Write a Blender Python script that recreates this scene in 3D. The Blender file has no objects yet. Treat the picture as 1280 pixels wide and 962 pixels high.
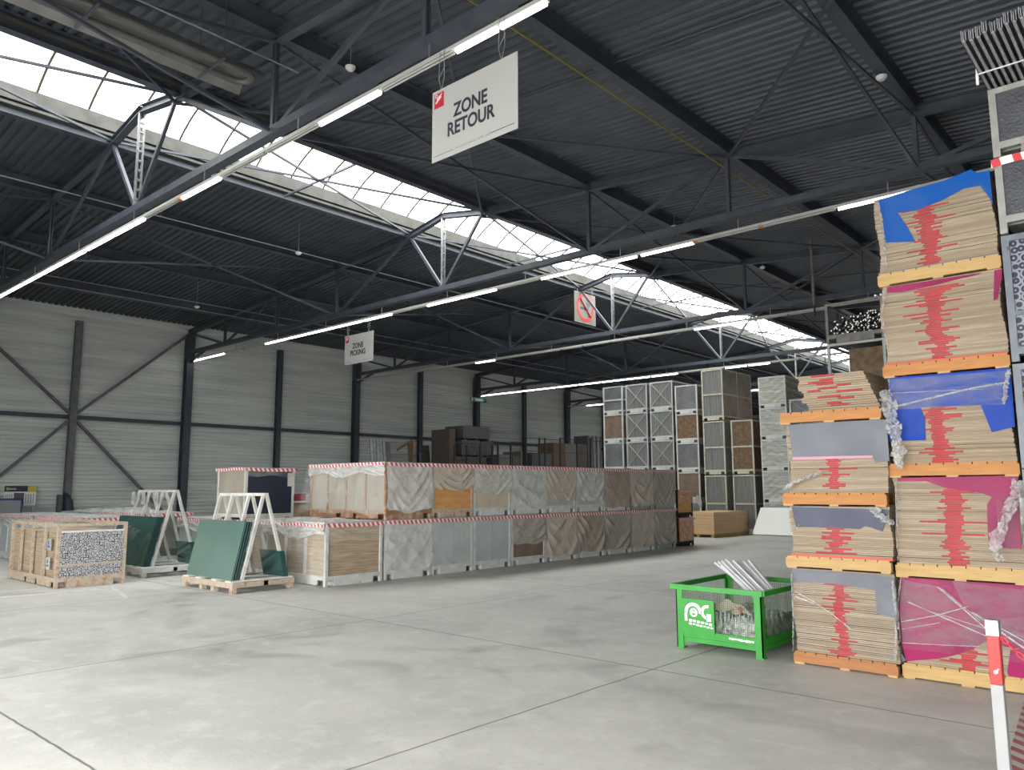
import bpy, bmesh, math, random
from mathutils import Vector, Matrix
random.seed(7)
C = bpy.context.scene.collection
# ------------------------------------------------------------------ camera, world, exposure
sc = bpy.context.scene
YAW, PIT, ROL, FPX, EYE = math.radians(41.73), math.radians(7.627), math.radians(-.225), 967.8, 1.65
cd = bpy.data.cameras.new('camera'); cam = bpy.data.objects.new('camera', cd); C.objects.link(cam)
cd.sensor_fit = 'HORIZONTAL'; cd.sensor_width = 36; cd.lens = FPX / 1280 * 36; cd.clip_end = 300; cd.clip_start = .05
_f = Vector((-math.sin(YAW) * math.cos(PIT), math.cos(YAW) * math.cos(PIT), math.sin(PIT)))
_r = Vector((math.cos(YAW), math.sin(YAW), 0)); _u = _r.cross(_f)
R_ = math.cos(ROL) * _r + math.sin(ROL) * _u; U_ = -math.sin(ROL) * _r + math.cos(ROL) * _u
m = Matrix((R_, U_, -_f)).transposed().to_4x4(); m.translation = Vector((0, 0, EYE)); cam.matrix_world = m
sc.camera = cam
sc.view_settings.view_transform = 'Standard'; sc.view_settings.look = 'None'
sc.view_settings.gamma = 1; sc.view_settings.use_curve_mapping = False
sc.view_settings.exposure = EXPOSURE = -0.1
SKY = 14.0
w = bpy.data.worlds.new('overcast_sky'); sc.world = w; w.use_nodes = True
bg = w.node_tree.nodes['Background']; bg.inputs[0].default_value = (.99, .985, .965, 1); bg.inputs[1].default_value = SKY

def portal(name, loc, rot, sx, sy):
    l = bpy.data.lights.new(name, 'AREA'); l.shape = 'RECTANGLE'; l.size = sx; l.size_y = sy
    l.cycles.is_portal = True
    o = bpy.data.objects.new(name, l); o.location = loc; o.rotation_euler = rot; C.objects.link(o)
# daylight enters through the roof light and the dock door behind the camera (sampling portals only)
for yc in (5, 25, 50): portal('skylight_portal', (-16.05, yc, 9.6), (0, 0, 0), 3.0, 20)
portal('dock_door_portal', (-4.5, -2.3, 1.8), (math.radians(90), 0, 0), 15, 3.6)

def ray(x, y):
    return _f * FPX + R_ * (x - 640) - U_ * (y - 481)
def ony(x, y, Y):
    d = ray(x, y); return Vector((0, 0, EYE)) + d * (Y / d.y)
def onx(x, y, X):
    d = ray(x, y); return Vector((0, 0, EYE)) + d * (X / d.x)
def onz(x, y, Z):
    d = ray(x, y); return Vector((0, 0, EYE)) + d * ((Z - EYE) / d.z)

# ------------------------------------------------------------------ helpers
class MB:
    def __init__(s): s.v = []; s.f = []; s.m = []; s.sm = []
    def add(s, vs, fs, mi=0, smooth=False):
        n = len(s.v); s.v += [tuple(p) for p in vs]
        for f in fs: s.f.append([n + i for i in f]); s.m.append(mi); s.sm.append(smooth)
        return s
    def box(s, x0, x1, y0, y1, z0, z1, mi=0):
        vs = [(x, y, z) for z in (z0, z1) for y in (y0, y1) for x in (x0, x1)]
        return s.add(vs, [(0, 2, 3, 1), (4, 5, 7, 6), (0, 1, 5, 4), (2, 6, 7, 3), (0, 4, 6, 2), (1, 3, 7, 5)], mi)
    def beam(s, p, q, w_, h, mi=0, up=(0, 0, 1)):
        p, q = Vector(p), Vector(q); d = (q - p).normalized(); up = Vector(up)
        if abs(d.dot(up)) > .99: up = Vector((0, 1, 0))
        a = d.cross(up).normalized() * w_ / 2; b = a.cross(d).normalized() * h / 2
        vs = [e + sa * a + sb * b for e in (p, q) for sa, sb in ((-1, -1), (1, -1), (1, 1), (-1, 1))]
        return s.add(vs, [(0, 3, 2, 1), (4, 5, 6, 7), (0, 1, 5, 4), (1, 2, 6, 5), (2, 3, 7, 6), (3, 0, 4, 7)], mi)
    def ibeam(s, p, q, w_, h, t=.012, mi=0):
        p, q = Vector(p), Vector(q); d = (q - p).normalized(); up = Vector((0, 0, 1))
        if abs(d.z) > .9: up = Vector((1, 0, 0))
        a = d.cross(up).normalized(); b = a.cross(d).normalized()
        s.beam(p + b * (h / 2 - t / 2), q + b * (h / 2 - t / 2), w_, t, mi, up)
        s.beam(p - b * (h / 2 - t / 2), q - b * (h / 2 - t / 2), w_, t, mi, up)
        s.beam(p, q, t, h - 2 * t, mi, up)
        return s
    def tube(s, pts, r, n=8, mi=0, smooth=True, cap=True):
        pts = [Vector(p) for p in pts]; rings = []
        d0 = (pts[1] - pts[0]).normalized(); up = Vector((0, 0, 1)) if abs(d0.z) < .9 else Vector((1, 0, 0))
        a = d0.cross(up).normalized()
        for i, p in enumerate(pts):
            d = (pts[min(i + 1, len(pts) - 1)] - pts[max(i - 1, 0)]).normalized()
            a = (a - d * a.dot(d)).normalized(); b = d.cross(a)
            rr = r[i] if isinstance(r, (list, tuple)) else r
            rings.append([p + rr * (math.cos(2 * math.pi * k / n) * a + math.sin(2 * math.pi * k / n) * b) for k in range(n)])
        vs = [v for ri in rings for v in ri]
        fs = [(i * n + k, i * n + (k + 1) % n, (i + 1) * n + (k + 1) % n, (i + 1) * n + k) for i in range(len(pts) - 1) for k in range(n)]
        s.add(vs, fs, mi, smooth)
        if cap:
            s.add(rings[0], [tuple(range(n))[::-1]], mi); s.add(rings[-1], [tuple(range(n))], mi)
        return s
    def poly(s, pts, off, mi=0):
        """a flat polygon given thickness by the offset vector"""
        n = len(pts); off = Vector(off); a = [Vector(p) for p in pts]; b = [p + off for p in a]
        fs = [tuple(range(n))[::-1], tuple(range(n, 2 * n))] + [(i, (i + 1) % n, n + (i + 1) % n, n + i) for i in range(n)]
        return s.add(a + b, fs, mi)
    def grid(s, fn, nu, nv, mi=0, smooth=True):
        vs = [fn(i / nu, j / nv) for j in range(nv + 1) for i in range(nu + 1)]
        fs = [(j * (nu + 1) + i, j * (nu + 1) + i + 1, (j + 1) * (nu + 1) + i + 1, (j + 1) * (nu + 1) + i) for j in range(nv) for i in range(nu)]
        return s.add(vs, fs, mi, smooth)
    def build(s, name, mats, parent=None, org=None, **tg):
        if not isinstance(mats, (list, tuple)): mats = [mats]
        o_ = Vector(org) if org is not None else (Vector(parent['org']) if parent is not None and 'org' in parent else Vector((0, 0, 0)))
        me = bpy.data.meshes.new(name)
        me.from_pydata([Vector(v) - o_ for v in s.v], [], s.f)
        for mt in mats: me.materials.append(mt)
        me.polygons.foreach_set('material_index', s.m); me.polygons.foreach_set('use_smooth', s.sm); me.update()
        o = bpy.data.objects.new(name, me); C.objects.link(o)
        if parent is not None: o.parent = parent
        else: o.location = o_
        for k, v in tg.items(): o[k] = v
        return o
def thing(name, label, cat, org=(0, 0, 0), group=None):
    o = bpy.data.objects.new(name, None); C.objects.link(o); o.location = org; o.empty_display_size = .1
    o['label'] = label; o['category'] = cat; o['org'] = tuple(org)
    if group: o['group'] = group
    return o
def solo(mb, name, mats, label, cat, org=(0, 0, 0), group=None):
    o = mb.build(name, mats, None, org, label=label, category=cat)
    if group: o['group'] = group
    return o
def struct(mb, name, mats, parent=None):
    o = mb.build(name, mats, parent, (0, 0, 0))
    if parent is None: o['kind'] = 'structure'
    return o
def clone(o, loc, label=None, group=None):
    """copies a thing with its parts and sub-parts, no bpy.ops"""
    c = o.copy(); C.objects.link(c); c.location = loc
    if label: c['label'] = label
    if group: c['group'] = group
    for ch in list(o.children):
        d = ch.copy(); C.objects.link(d); d.parent = c
        for g in list(ch.children):
            e = g.copy(); C.objects.link(e); e.parent = d
    return c

# ------------------------------------------------------------------ materials
ALB = 1.0
def mat(name, col, rough=.6, metal=0, col2=None, scale=6, lo=.35, hi=.65, bump=0, bscale=30, stretch=(1, 1, 1), spec=.5, col3=None, s3=2.5, lo3=.55, hi3=.65, detail=4):
    col = tuple(v * ALB for v in col); col2 = tuple(v * ALB for v in col2) if col2 else None; col3 = tuple(v * ALB for v in col3) if col3 else None
    m_ = bpy.data.materials.new(name); m_.use_nodes = True; nt = m_.node_tree; N = nt.nodes; L = nt.links
    b = N['Principled BSDF']; b.inputs['Roughness'].default_value = rough; b.inputs['Metallic'].default_value = metal
    b.inputs['Specular IOR Level'].default_value = spec
    b.inputs['Base Color'].default_value = (*col, 1)
    tc = N.new('ShaderNodeTexCoord'); mp = N.new('ShaderNodeMapping'); mp.inputs['Scale'].default_value = stretch
    L.new(tc.outputs['Object'], mp.inputs[0])
    out = None
    def layer(c1, c2, sc_, lo_, hi_, prev=None):
        n = N.new('ShaderNodeTexNoise'); n.inputs['Scale'].default_value = sc_; n.inputs['Detail'].default_value = detail
        L.new(mp.outputs[0], n.inputs['Vector'])
        r = N.new('ShaderNodeMapRange'); r.inputs[1].default_value = lo_; r.inputs[2].default_value = hi_
        L.new(n.outputs['Fac'], r.inputs[0])
        x = N.new('ShaderNodeMix'); x.data_type = 'RGBA'; L.new(r.outputs[0], x.inputs[0])
        if prev: L.new(prev, x.inputs[6])
        else: x.inputs[6].default_value = (*c1, 1)
        x.inputs[7].default_value = (*c2, 1)
        return x.outputs[2]
    if col2: out = layer(col, col2, scale, lo, hi)
    if col3: out = layer(col, col3, s3, lo3, hi3, out)
    if out: L.new(out, b.inputs['Base Color'])
    if bump:
        n = N.new('ShaderNodeTexNoise'); n.inputs['Scale'].default_value = bscale; n.inputs['Detail'].default_value = 3
        L.new(mp.outputs[0], n.inputs['Vector'])
        bp = N.new('ShaderNodeBump'); bp.inputs['Strength'].default_value = bump; bp.inputs['Distance'].default_value = .02
        L.new(n.outputs['Fac'], bp.inputs['Height']); L.new(bp.outputs[0], b.inputs['Normal'])
    return m_
def film(name, col, lo=.2, hi=.6, rough=.22, scale=3, bump=.5, bscale=9, stretch=(1, 1, 1)):
    """plastic film: partly see-through, glossy, creased"""
    m_ = bpy.data.materials.new(name); m_.use_nodes = True; nt = m_.node_tree; N = nt.nodes; L = nt.links
    col = tuple(v * ALB for v in col)
    b = N['Principled BSDF']; b.inputs['Base Color'].default_value = (*col, 1); b.inputs['Roughness'].default_value = rough
    b.inputs['Specular IOR Level'].default_value = .5
    tc = N.new('ShaderNodeTexCoord'); mp = N.new('ShaderNodeMapping'); mp.inputs['Scale'].default_value = stretch
    L.new(tc.outputs['Object'], mp.inputs[0])
    n = N.new('ShaderNodeTexNoise'); n.inputs['Scale'].default_value = scale; n.inputs['Detail'].default_value = 5; n.inputs['Distortion'].default_value = 1.2
    L.new(mp.outputs[0], n.inputs['Vector'])
    r = N.new('ShaderNodeMapRange'); r.inputs[1].default_value = .35; r.inputs[2].default_value = .7
    r.inputs[3].default_value = lo; r.inputs[4].default_value = hi; L.new(n.outputs['Fac'], r.inputs[0])
    n2 = N.new('ShaderNodeTexNoise'); n2.inputs['Scale'].default_value = bscale; n2.inputs['Detail'].default_value = 4; n2.inputs['Distortion'].default_value = 2
    L.new(mp.outputs[0], n2.inputs['Vector'])
    bp = N.new('ShaderNodeBump'); bp.inputs['Strength'].default_value = bump; bp.inputs['Distance'].default_value = .03
    L.new(n2.outputs['Fac'], bp.inputs['Height']); L.new(bp.outputs[0], b.inputs['Normal'])
    t = N.new('ShaderNodeBsdfTransparent'); x = N.new('ShaderNodeMixShader')
    L.new(r.outputs[0], x.inputs[0]); L.new(t.outputs[0], x.inputs[1]); L.new(b.outputs[0], x.inputs[2])
    L.new(x.outputs[0], N['Material Output'].inputs[0])
    return m_
def emit(name, col, st):
    m_ = bpy.data.materials.new(name); m_.use_nodes = True; nt = m_.node_tree
    e = nt.nodes.new('ShaderNodeEmission'); e.inputs[0].default_value = (*col, 1); e.inputs[1].default_value = st
    nt.links.new(e.outputs[0], nt.nodes['Material Output'].inputs[0]); return m_
def stripes(name, c1, c2, period, vec=(0, 1, 1), rough=.5, duty=.5, edge=None):
    m_ = bpy.data.materials.new(name); m_.use_nodes = True; nt = m_.node_tree; N = nt.nodes; L = nt.links
    b = N['Principled BSDF']; b.inputs['Roughness'].default_value = rough
    tc = N.new('ShaderNodeTexCoord'); d = N.new('ShaderNodeVectorMath'); d.operation = 'DOT_PRODUCT'
    d.inputs[1].default_value = tuple(v / period for v in vec); L.new(tc.outputs['Object'], d.inputs[0])
    fr = N.new('ShaderNodeMath'); fr.operation = 'FRACT'; L.new(d.outputs['Value'], fr.inputs[0])
    g = N.new('ShaderNodeMath'); g.operation = 'GREATER_THAN'; g.inputs[1].default_value = duty; L.new(fr.outputs[0], g.inputs[0])
    x = N.new('ShaderNodeMix'); x.data_type = 'RGBA'; x.inputs[6].default_value = (*c1, 1); x.inputs[7].default_value = (*c2, 1)
    L.new(g.outputs[0], x.inputs[0]); L.new(x.outputs[2], b.inputs['Base Color']); return m_

M = {}
M['steel'] = mat('painted_steel_dark_blue', (.045, .053, .075), .5, .0, (.066, .075, .095), 3, bump=.05, spec=.5)
M['steel_grey'] = mat('painted_steel_grey', (.16, .165, .17), .5, 0, (.11, .115, .125), 4)
M['deck'] = mat('roof_deck_steel', (.088, .098, .118), .55, .2, (.068, .078, .096), 1.2)
M['curb'] = mat('skylight_curb_paint', (.085, .085, .078), .8, 0, (.05, .05, .045), 3, .4, .75)
M['archs'] = mat('arch_rib_steel', (.09, .07, .055), .6)
M['galv'] = mat('galvanised_steel', (.42, .43, .44), .4, .6, (.3, .31, .32), 5)
M['white'] = mat('white_enamel', (.8, .81, .8), .4, 0, (.68, .69, .68), 5)
M['tray'] = mat('light_trunking_enamel', (.45, .45, .43), .4)
M['tube'] = emit('fluorescent_glow', (1, .99, .95), 9.0)
M['orange_end'] = mat('lamp_end_cap_orange', (.55, .16, .05), .5)
M['yellow'] = mat('yellow_gas_pipe_paint', (.24, .19, .03), .45)
M['black'] = mat('black_rubber', (.012, .012, .014), .6)
M['signw'] = mat('sign_board_white', (.45, .45, .44), .35)
M['ink'] = mat('sign_ink_black', (.03, .035, .05), .5)
M['logo'] = mat('sign_logo_crimson', (.50, .02, .045), .4)
M['red'] = mat('signal_red', (.72, .02, .02), .4)

# concrete floor with saw-cut joints, tyre arcs and wear
def floor_mat():
    m_ = bpy.data.materials.new('concrete_floor'); m_.use_nodes = True; nt = m_.node_tree; N = nt.nodes; L = nt.links
    b = N['Principled BSDF']; tc = N.new('ShaderNodeTexCoord'); P = tc.outputs['Object']
    sx = N.new('ShaderNodeSeparateXYZ'); L.new(P, sx.inputs[0])
    def mth(op, a, b_=None, c=None):
        n = N.new('ShaderNodeMath'); n.operation = op
        for i, v in enumerate((a, b_, c)):
            if v is None: continue
            if isinstance(v, (int, float)): n.inputs[i].default_value = v
            else: L.new(v, n.inputs[i])
        return n.outputs[0]
    def noise(sc_, det=5, dist=0, vec=None):
        n = N.new('ShaderNodeTexNoise'); n.inputs['Scale'].default_value = sc_; n.inputs['Detail'].default_value = det; n.inputs['Distortion'].default_value = dist
        L.new(vec or P, n.inputs['Vector']); return n.outputs['Fac']
    def rng(v, a, b_, c=0, d=1):
        n = N.new('ShaderNodeMapRange'); L.new(v, n.inputs[0])
        for i, q in enumerate((a, b_, c, d)): n.inputs[i + 1].default_value = q
        return n.outputs[0]
    def mix(f, a, c2):
        x = N.new('ShaderNodeMix'); x.data_type = 'RGBA'
        if isinstance(f, float): x.inputs[0].default_value = f
        else: L.new(f, x.inputs[0])
        if isinstance(a, tuple): x.inputs[6].default_value = (*a, 1)
        else: L.new(a, x.inputs[6])
        x.inputs[7].default_value = (*c2, 1); return x.outputs[2]
    col = mix(rng(noise(.55, 6, .6), .35, .7), (.60, .59, .55), (.46, .455, .43))
    col = mix(rng(noise(5, 6, .4), .5, .78, 0, .7), col, (.68, .67, .63))
    col = mix(rng(noise(16, 5), .55, .8, 0, .35), col, (.33, .325, .31))
    # forklift tyre arcs: rings about a few turning centres, broken up by noise
    for cx, cy, r0, wd in ((-2.2, 10.2, 4.6, .28), (-2.2, 10.2, 5.7, .22), (-11.5, 3.2, 3.1, .25), (-9.6, 3.6, 2.6, .25), (-8.2, 8.3, 3.3, .22), (-8.0, 8.6, 4.3, .2), (-5.8, 1.9, 2.9, .3), (-14.5, 2.0, 4.6, .3)):
        dx = mth('SUBTRACT', sx.outputs[0], cx); dy = mth('SUBTRACT', sx.outputs[1], cy)
        r = mth('SQRT', mth('ADD', mth('MULTIPLY', dx, dx), mth('MULTIPLY', dy, dy)))
        band = rng(mth('ABSOLUTE', mth('SUBTRACT', r, r0)), wd * .55, wd, 1, 0)
        col = mix(mth('MULTIPLY', band, rng(noise(1.1, 4, 1, None), .45, .68, 0, .38)), col, (.24, .24, .23))
    # joints
    wob = mth('MULTIPLY', mth('SUBTRACT', noise(3, 2), .5), .03)
    def joint(axis, pos, f):
        return mth('MULTIPLY', rng(mth('ABSOLUTE', mth('ADD', mth('SUBTRACT', axis, pos), wob)), .006, .012, 1, 0), f)
    j = None
    for ax, vals in ((0, (-3.97, -8.15, -12.6, -17, -21.4, -25.8, -30.2, .45)), (1, (1.98, 6.38, 10.8, 15.2, 19.6, 24, 28.4))):
        for v in vals:
            q = joint(sx.outputs[ax], v, .75); j = q if j is None else mth('MAXIMUM', j, q)
    col = mix(j, col, (.05, .048, .045))
    L.new(col, b.inputs['Base Color'])
    L.new(rng(noise(2.5, 5), .3, .7, .42, .65), b.inputs['Roughness']); b.inputs['Specular IOR Level'].default_value = .35
    bp = N.new('ShaderNodeBump'); bp.inputs['Strength'].default_value = .12; bp.inputs['Distance'].default_value = .01
    L.new(noise(40, 4), bp.inputs['Height']); L.new(bp.outputs[0], b.inputs['Normal'])
    return m_
M['floor'] = floor_mat()
M['wall'] = mat('wall_cladding_grey', (.72, .745, .72), .5, .1, (.53, .565, .555), 1.0, .3, .7, stretch=(1, .25, 3))

# ------------------------------------------------------------------ room shell
XW, XE, YF, YB, ZE = -32.0, 3.5, -2.4, 71.0, 8.3
def zt(x): return 9.45 - abs(x + 16.1) * .073          # top chord axis
def zd(x): return zt(x) + .16 + .17                      # underside of deck
mb = MB().box(XW - .3, XE + 2, YF - 6, YB, -.2, 0)
struct(mb, 'floor', M['floor'])
# left wall: horizontally ribbed cladding
mb = MB(); p = .31; z = 0
prof = []
while z < ZE + .6:
    prof += [(0, z), (0, z + p * .22), (-.075, z + p * .26), (-.075, z + p * .42), (-.02, z + p * .48), (-.02, z + p * .66), (-.06, z + p * .70), (-.06, z + p * .78), (0, z + p * .84)]
    z += p
n = len(prof)
mb.add([(XW - dx, y, zz) for y in (YF, YB) for dx, zz in prof], [(i, i + 1, n + i + 1, n + i) for i in range(n - 1)])
struct(mb, 'wall_left', M['wall'])
struct(MB().box(XW, XE, YB, YB + .2, 0, 10), 'wall_back', M['wall'])
struct(MB().box(XE, XE + .2, YF, YB, 0, 10), 'wall_right', M['wall'])
mb = MB().box(XW, -12, YF - .2, YF, 0, 10).box(3, XE, YF - .2, YF, 0, 10).box(-12, 3, YF - .2, YF, 3.6, 10)
struct(mb, 'wall_front', M['wall'])
# roof deck: trapezoidal sheets, ribs running down the slope
def deck(x0, x1, name):
    mb = MB(); pr = []; y = YF
    while y < YB:
        pr += [(y, 0), (y + .10, 0), (y + .125, .06), (y + .19, .06)]; y += .215
    n = len(pr)
    mb.add([(x, yy, zd(x) + dz) for x in (x0, x1) for yy, dz in pr], [(i, n + i, n + i + 1, i + 1) for i in range(n - 1)])
    mb.add([(x0, YF, zd(x0) + .2), (x1, YF, zd(x1) + .2), (x1, YB, zd(x1) + .2), (x0, YB, zd(x0) + .2)], [(0, 1, 2, 3)])
    struct(mb, name, M['deck'])
deck(XW - .2, -17.62, 'ceiling'); deck(-14.52, XE + .2, 'ceiling')
# skylight: curbs, arch ribs, glazing
sky = bpy.data.objects.new('window_1', None); C.objects.link(sky); sky['kind'] = 'structure'
mb = MB()
for x, s_ in ((-17.62, 1), (-14.5, -1)):
    mb.box(x - .04, x + .04, YF, YB, zd(x) - .06, 9.93)
    mb.box(x - .16 if s_ > 0 else x - .02, x + .02 if s_ > 0 else x + .16, YF, YB, 9.5, 9.56)
struct(mb, 'window_curb', M['curb'], sky)
mb = MB(); xa, xb = -17.62, -14.5; zc = 9.93; hgt = .62
def arch(t): return (xa + (xb - xa) * t, zc + hgt * 4 * t * (1 - t))
y = YF + .1
NA = 14
while y < YB:
    pts = [(arch(i / NA)[0], y, arch(i / NA)[1]) for i in range(NA + 1)]
    mb.tube(pts, .03, 6); y += 1.0135
struct(mb, 'window_arch_ribs', M['archs'], sky)
gm = bpy.data.materials.new('translucent_glazing'); gm.use_nodes = True; nt = gm.node_tree
t1 = nt.nodes.new('ShaderNodeBsdfTransparent'); t1.inputs[0].default_value = (.56, .58, .58, 1)
t2 = nt.nodes.new('ShaderNodeBsdfTranslucent'); t2.inputs[0].default_value = (.9, .9, .88, 1)
mx = nt.nodes.new('ShaderNodeMixShader'); mx.inputs[0].default_value = .2
nt.links.new(t1.outputs[0], mx.inputs[1]); nt.links.new(t2.outputs[0], mx.inputs[2]); nt.links.new(mx.outputs[0], nt.nodes['Material Output'].inputs[0])
mb = MB()
mb.add([(arch(i / NA)[0], yy, arch(i / NA)[1] + .03) for yy in (YF, YB) for i in range(NA + 1)], [(i, i + 1, NA + 2 + i, NA + 1 + i) for i in range(NA)], 0, True)
struct(mb, 'window_glazing', gm, sky)

# ------------------------------------------------------------------ steel frame
NX = [-28.75, -25.0, -21.3, -17.6, -16.1, -14.5, -10.85, -7.15, -3.45, .2]
TY = [-2.25, 6.35, 15.05, 23.75, 32.45, 41.15, 49.85, 58.55, 67.25]
ZB = 7.42
tl = {1: 'nearest roof truss, carrying the ZONE RETOUR sign', 2: 'roof truss carrying the small ZONE PICKING sign', 3: 'roof truss beside the no smoking sign', 4: 'roof truss whose lamps end beside the green exit sign'}
for k, y in enumerate(TY):
    lab = tl.get(k, {0: 'dark roof truss behind the camera near the dock door', 5: 'dark roof truss just above the tall crate stacks', 6: 'second dark roof truss beyond the tall crate stacks', 7: 'third dark roof truss beyond the tall crate stacks', 8: 'farthest dark roof truss by the back wall'}.get(k, 'dark roof truss'))
    t = thing('roof_truss', lab, 'roof truss', (-16.1, y, ZB), 'steel trusses across the hall')
    mb = MB()
    mb.ibeam((XW + .1, y, zt(XW)), (-17.6, y, zt(-17.6)), .16, .2).ibeam((-14.5, y, zt(-14.5)), (XE, y, zt(XE)), .16, .2)
    mb.ibeam((-17.6, y, zt(-17.6)), (-16.1, y, 9.62), .16, .16).ibeam((-16.1, y, 9.62), (-14.5, y, zt(-14.5)), .16, .16)
    mb.build('top_chord', M['steel'], t)
    MB().beam((XW + .1, y, ZB), (XE, y, ZB), .18, .14).build('bottom_chord', M['steel'], t)
    for x in NX:
        if x in (-17.6, -14.5): continue
        ztop = 9.55 if x == -16.1 else zt(x)
        mb = MB()
        if x == -16.1:
            mb.beam((x, y - .05, ZB), (x, y - .05, ztop), .05, .04).beam((x, y + .05, ZB), (x, y + .05, ztop), .05, .04)
            for q in range(9): mb.box(x - .03, x + .03, y - .06, y + .06, ZB + .2 + q * .21, ZB + .24 + q * .21)
        else: mb.beam((x, y - .03, ZB), (x, y - .03, ztop), .08, .04).beam((x, y + .03, ZB), (x, y + .03, ztop), .08, .02)
        mb.build('post', M['galv'] if x == -16.1 else M['steel'], t)
    def dg(a, za, b_, zb_, w_=.08):
        MB().beam((a, y, za), (b_, y, zb_), .07, w_).build('diagonal', M['steel'], t)
    T = zt
    for a, b_ in ((-16.1, -17.6), (-16.1, -14.5), (-21.3, -17.6), (-21.3, -25), (-28.75, -25), (-28.75, -31.9), (-10.85, -14.5), (-10.85, -7.15), (-3.45, -7.15), (-3.45, .2)):
        dg(a, ZB, b_, T(b_))
# longitudinal X bracing between trusses: each crossing pair is one thing with two rods
def cross(pairs, r, lab, grp, org):
    t = thing('cross_brace', lab, 'bracing', org, grp)
    for p, q in pairs: MB().beam(p, q, r, r).build('rod', M['steel'], t)
line = {-21.3: 'wall side of roof light', -10.85: 'near side of roof light', -3.45: 'above the board stacks'}
bays = ['in the bay before the nearest truss', 'between the first and second trusses', 'between the second and third trusses', 'between the third and fourth trusses', 'between the fourth and fifth trusses', 'in the far bays']
for k in range(0, 6):
    ya, yb = TY[k], TY[k + 1]; ym = (ya + yb) / 2
    for x in (-21.3, -10.85, -3.45):
        cross([((x, ya, ZB), (x, yb, zt(x) - .08)), ((x, ya, zt(x) - .08), (x, yb, ZB))], .05, 'cross brace ' + bays[k] + ', ' + line[x], 'upright cross bracing between trusses', (x, ya, ZB))
    cross([((-17.6, ya, 9.38), (-14.5, yb, 9.38)), ((-14.5, ya, 9.38), (-17.6, yb, 9.38)), ((-17.6, ym, 9.36), (-14.5, ym, 9.36))], .05, 'thin rods across the roof light ' + bays[k], 'rods across the roof light', (-16, ym, 9.38))
    cross([((-14.5, ya, 9.2), (-7.15, yb, 8.72)), ((-14.5, yb, 9.2), (-7.15, ya, 8.72)), ((.2, ya, 8.2), (-7.15, yb, 8.72))], .05, 'flat rods under the deck ' + bays[k], 'roof plane bracing', (-10, ym, 9))
    solo(MB().tube([(-14.5, ym, zd(-14.5) - .08), (XE, ym, zd(XE) - .08)], .025, 6), 'roof_strut', M['steel'], 'dark strut along the deck ' + bays[k], 'strut', (-7, ym, 9), 'mid bay roof struts')
# purlins
for x, lab in ((-28.75, 'roof beam nearest the left wall'), (-25, 'roof beam second from the left wall'), (-21.3, 'roof beam between left wall and roof light'), (-17.75, 'roof beam under the wall side edge of the roof light'), (-14.4, 'roof beam under the near side edge of the roof light'), (-10.85, 'dark roof beam next to the roof light on the near side'), (-7.15, 'wide dark roof beam above the yellow gas pipe'), (-3.45, 'wide dark roof beam ending above the tall board stacks'), (.2, 'roof beam nearest the right wall')):
    mb = MB().ibeam((x, YF, zt(x) + .16), (x, YB, zt(x) + .16), .2, .34, .014)
    solo(mb, 'roof_beam', M['steel'], lab, 'roof beam', (x, 0, zt(x)), 'roof beams running the length of the hall')
# wall columns, rail and cross braces
ym = [a + 4.35 for a in TY[:-1]]
for y in sorted(TY + ym):
    if y < 0: continue
    main = y in TY
    mb = MB()
    if main:
        mb.ibeam((XW + .25, y, .02), (XW + .25, y, 8.1), .3, .3, .02)
        lab = 'dark steel wall column carrying a roof truss'
    else:
        mb.ibeam((XW + .2, y, .02), (XW + .2, y, 8.1), .24, .2, .016)
        lab = 'grey steel wall column where the cross braces meet' if abs(y - 10.7) < .1 else 'slim dark wall column between two truss columns'
    mt = M['steel_grey'] if abs(y - 10.7) < .1 else M['steel']
    g = None if abs(y - 10.7) < .1 else ('truss columns on the left wall' if main else 'slim columns on the left wall')
    t = thing('wall_column', lab, 'column', (XW + .2, y, 0), g)
    mb.build('shaft', mt, t)
    MB().box(XW + .02, XW + .5, y - .2, y + .2, 0, .02).build('base_plate', mt, t)
    if main:
        MB().beam((XW + .4, y, 7.0 if y > 7 else 6.9), (XW + 1.6, y, ZB - .05), .08, .1).beam((XW + .3, y, 7.15), (XW + .3, y, 8.2), .3, .3).build('knee_brace', M['steel'], t)
for a, b_ in zip(sorted(TY + ym)[:-1], sorted(TY + ym)[1:]):
    solo(MB().box(XW + .03, XW + .15, a + .13, b_ - .13, 4.33, 4.48), 'wall_rail', M['steel'], 'horizontal dark rail at mid height of the ribbed left wall', 'rail', (XW, a, 4.4), 'mid height wall rails')
yc = 10.7
for ye, zz, lab in ((15.05, 8.1, 'upper right wall brace rising to the truss column'), (6.35, 8.1, 'upper left wall brace running out of the picture'), (15.05, .2, 'lower right wall brace dropping behind the glass rack'), (6.35, .2, 'lower left wall brace dropping behind the poster')):
    s_ = 1 if ye > yc else -1
    solo(MB().beam((XW + .22, yc + s_ * .14, 4.4 + (.15 if zz > 4 else -.15)), (XW + .22, ye - s_ * .16, zz), .09, .14, up=(1, 0, 0)), 'wall_brace', M['steel_grey'], lab, 'brace', (XW, yc, 4.4), 'cross braces on the left wall')
for yy in (43, 49.85):
    pass

ALB = .66

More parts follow.
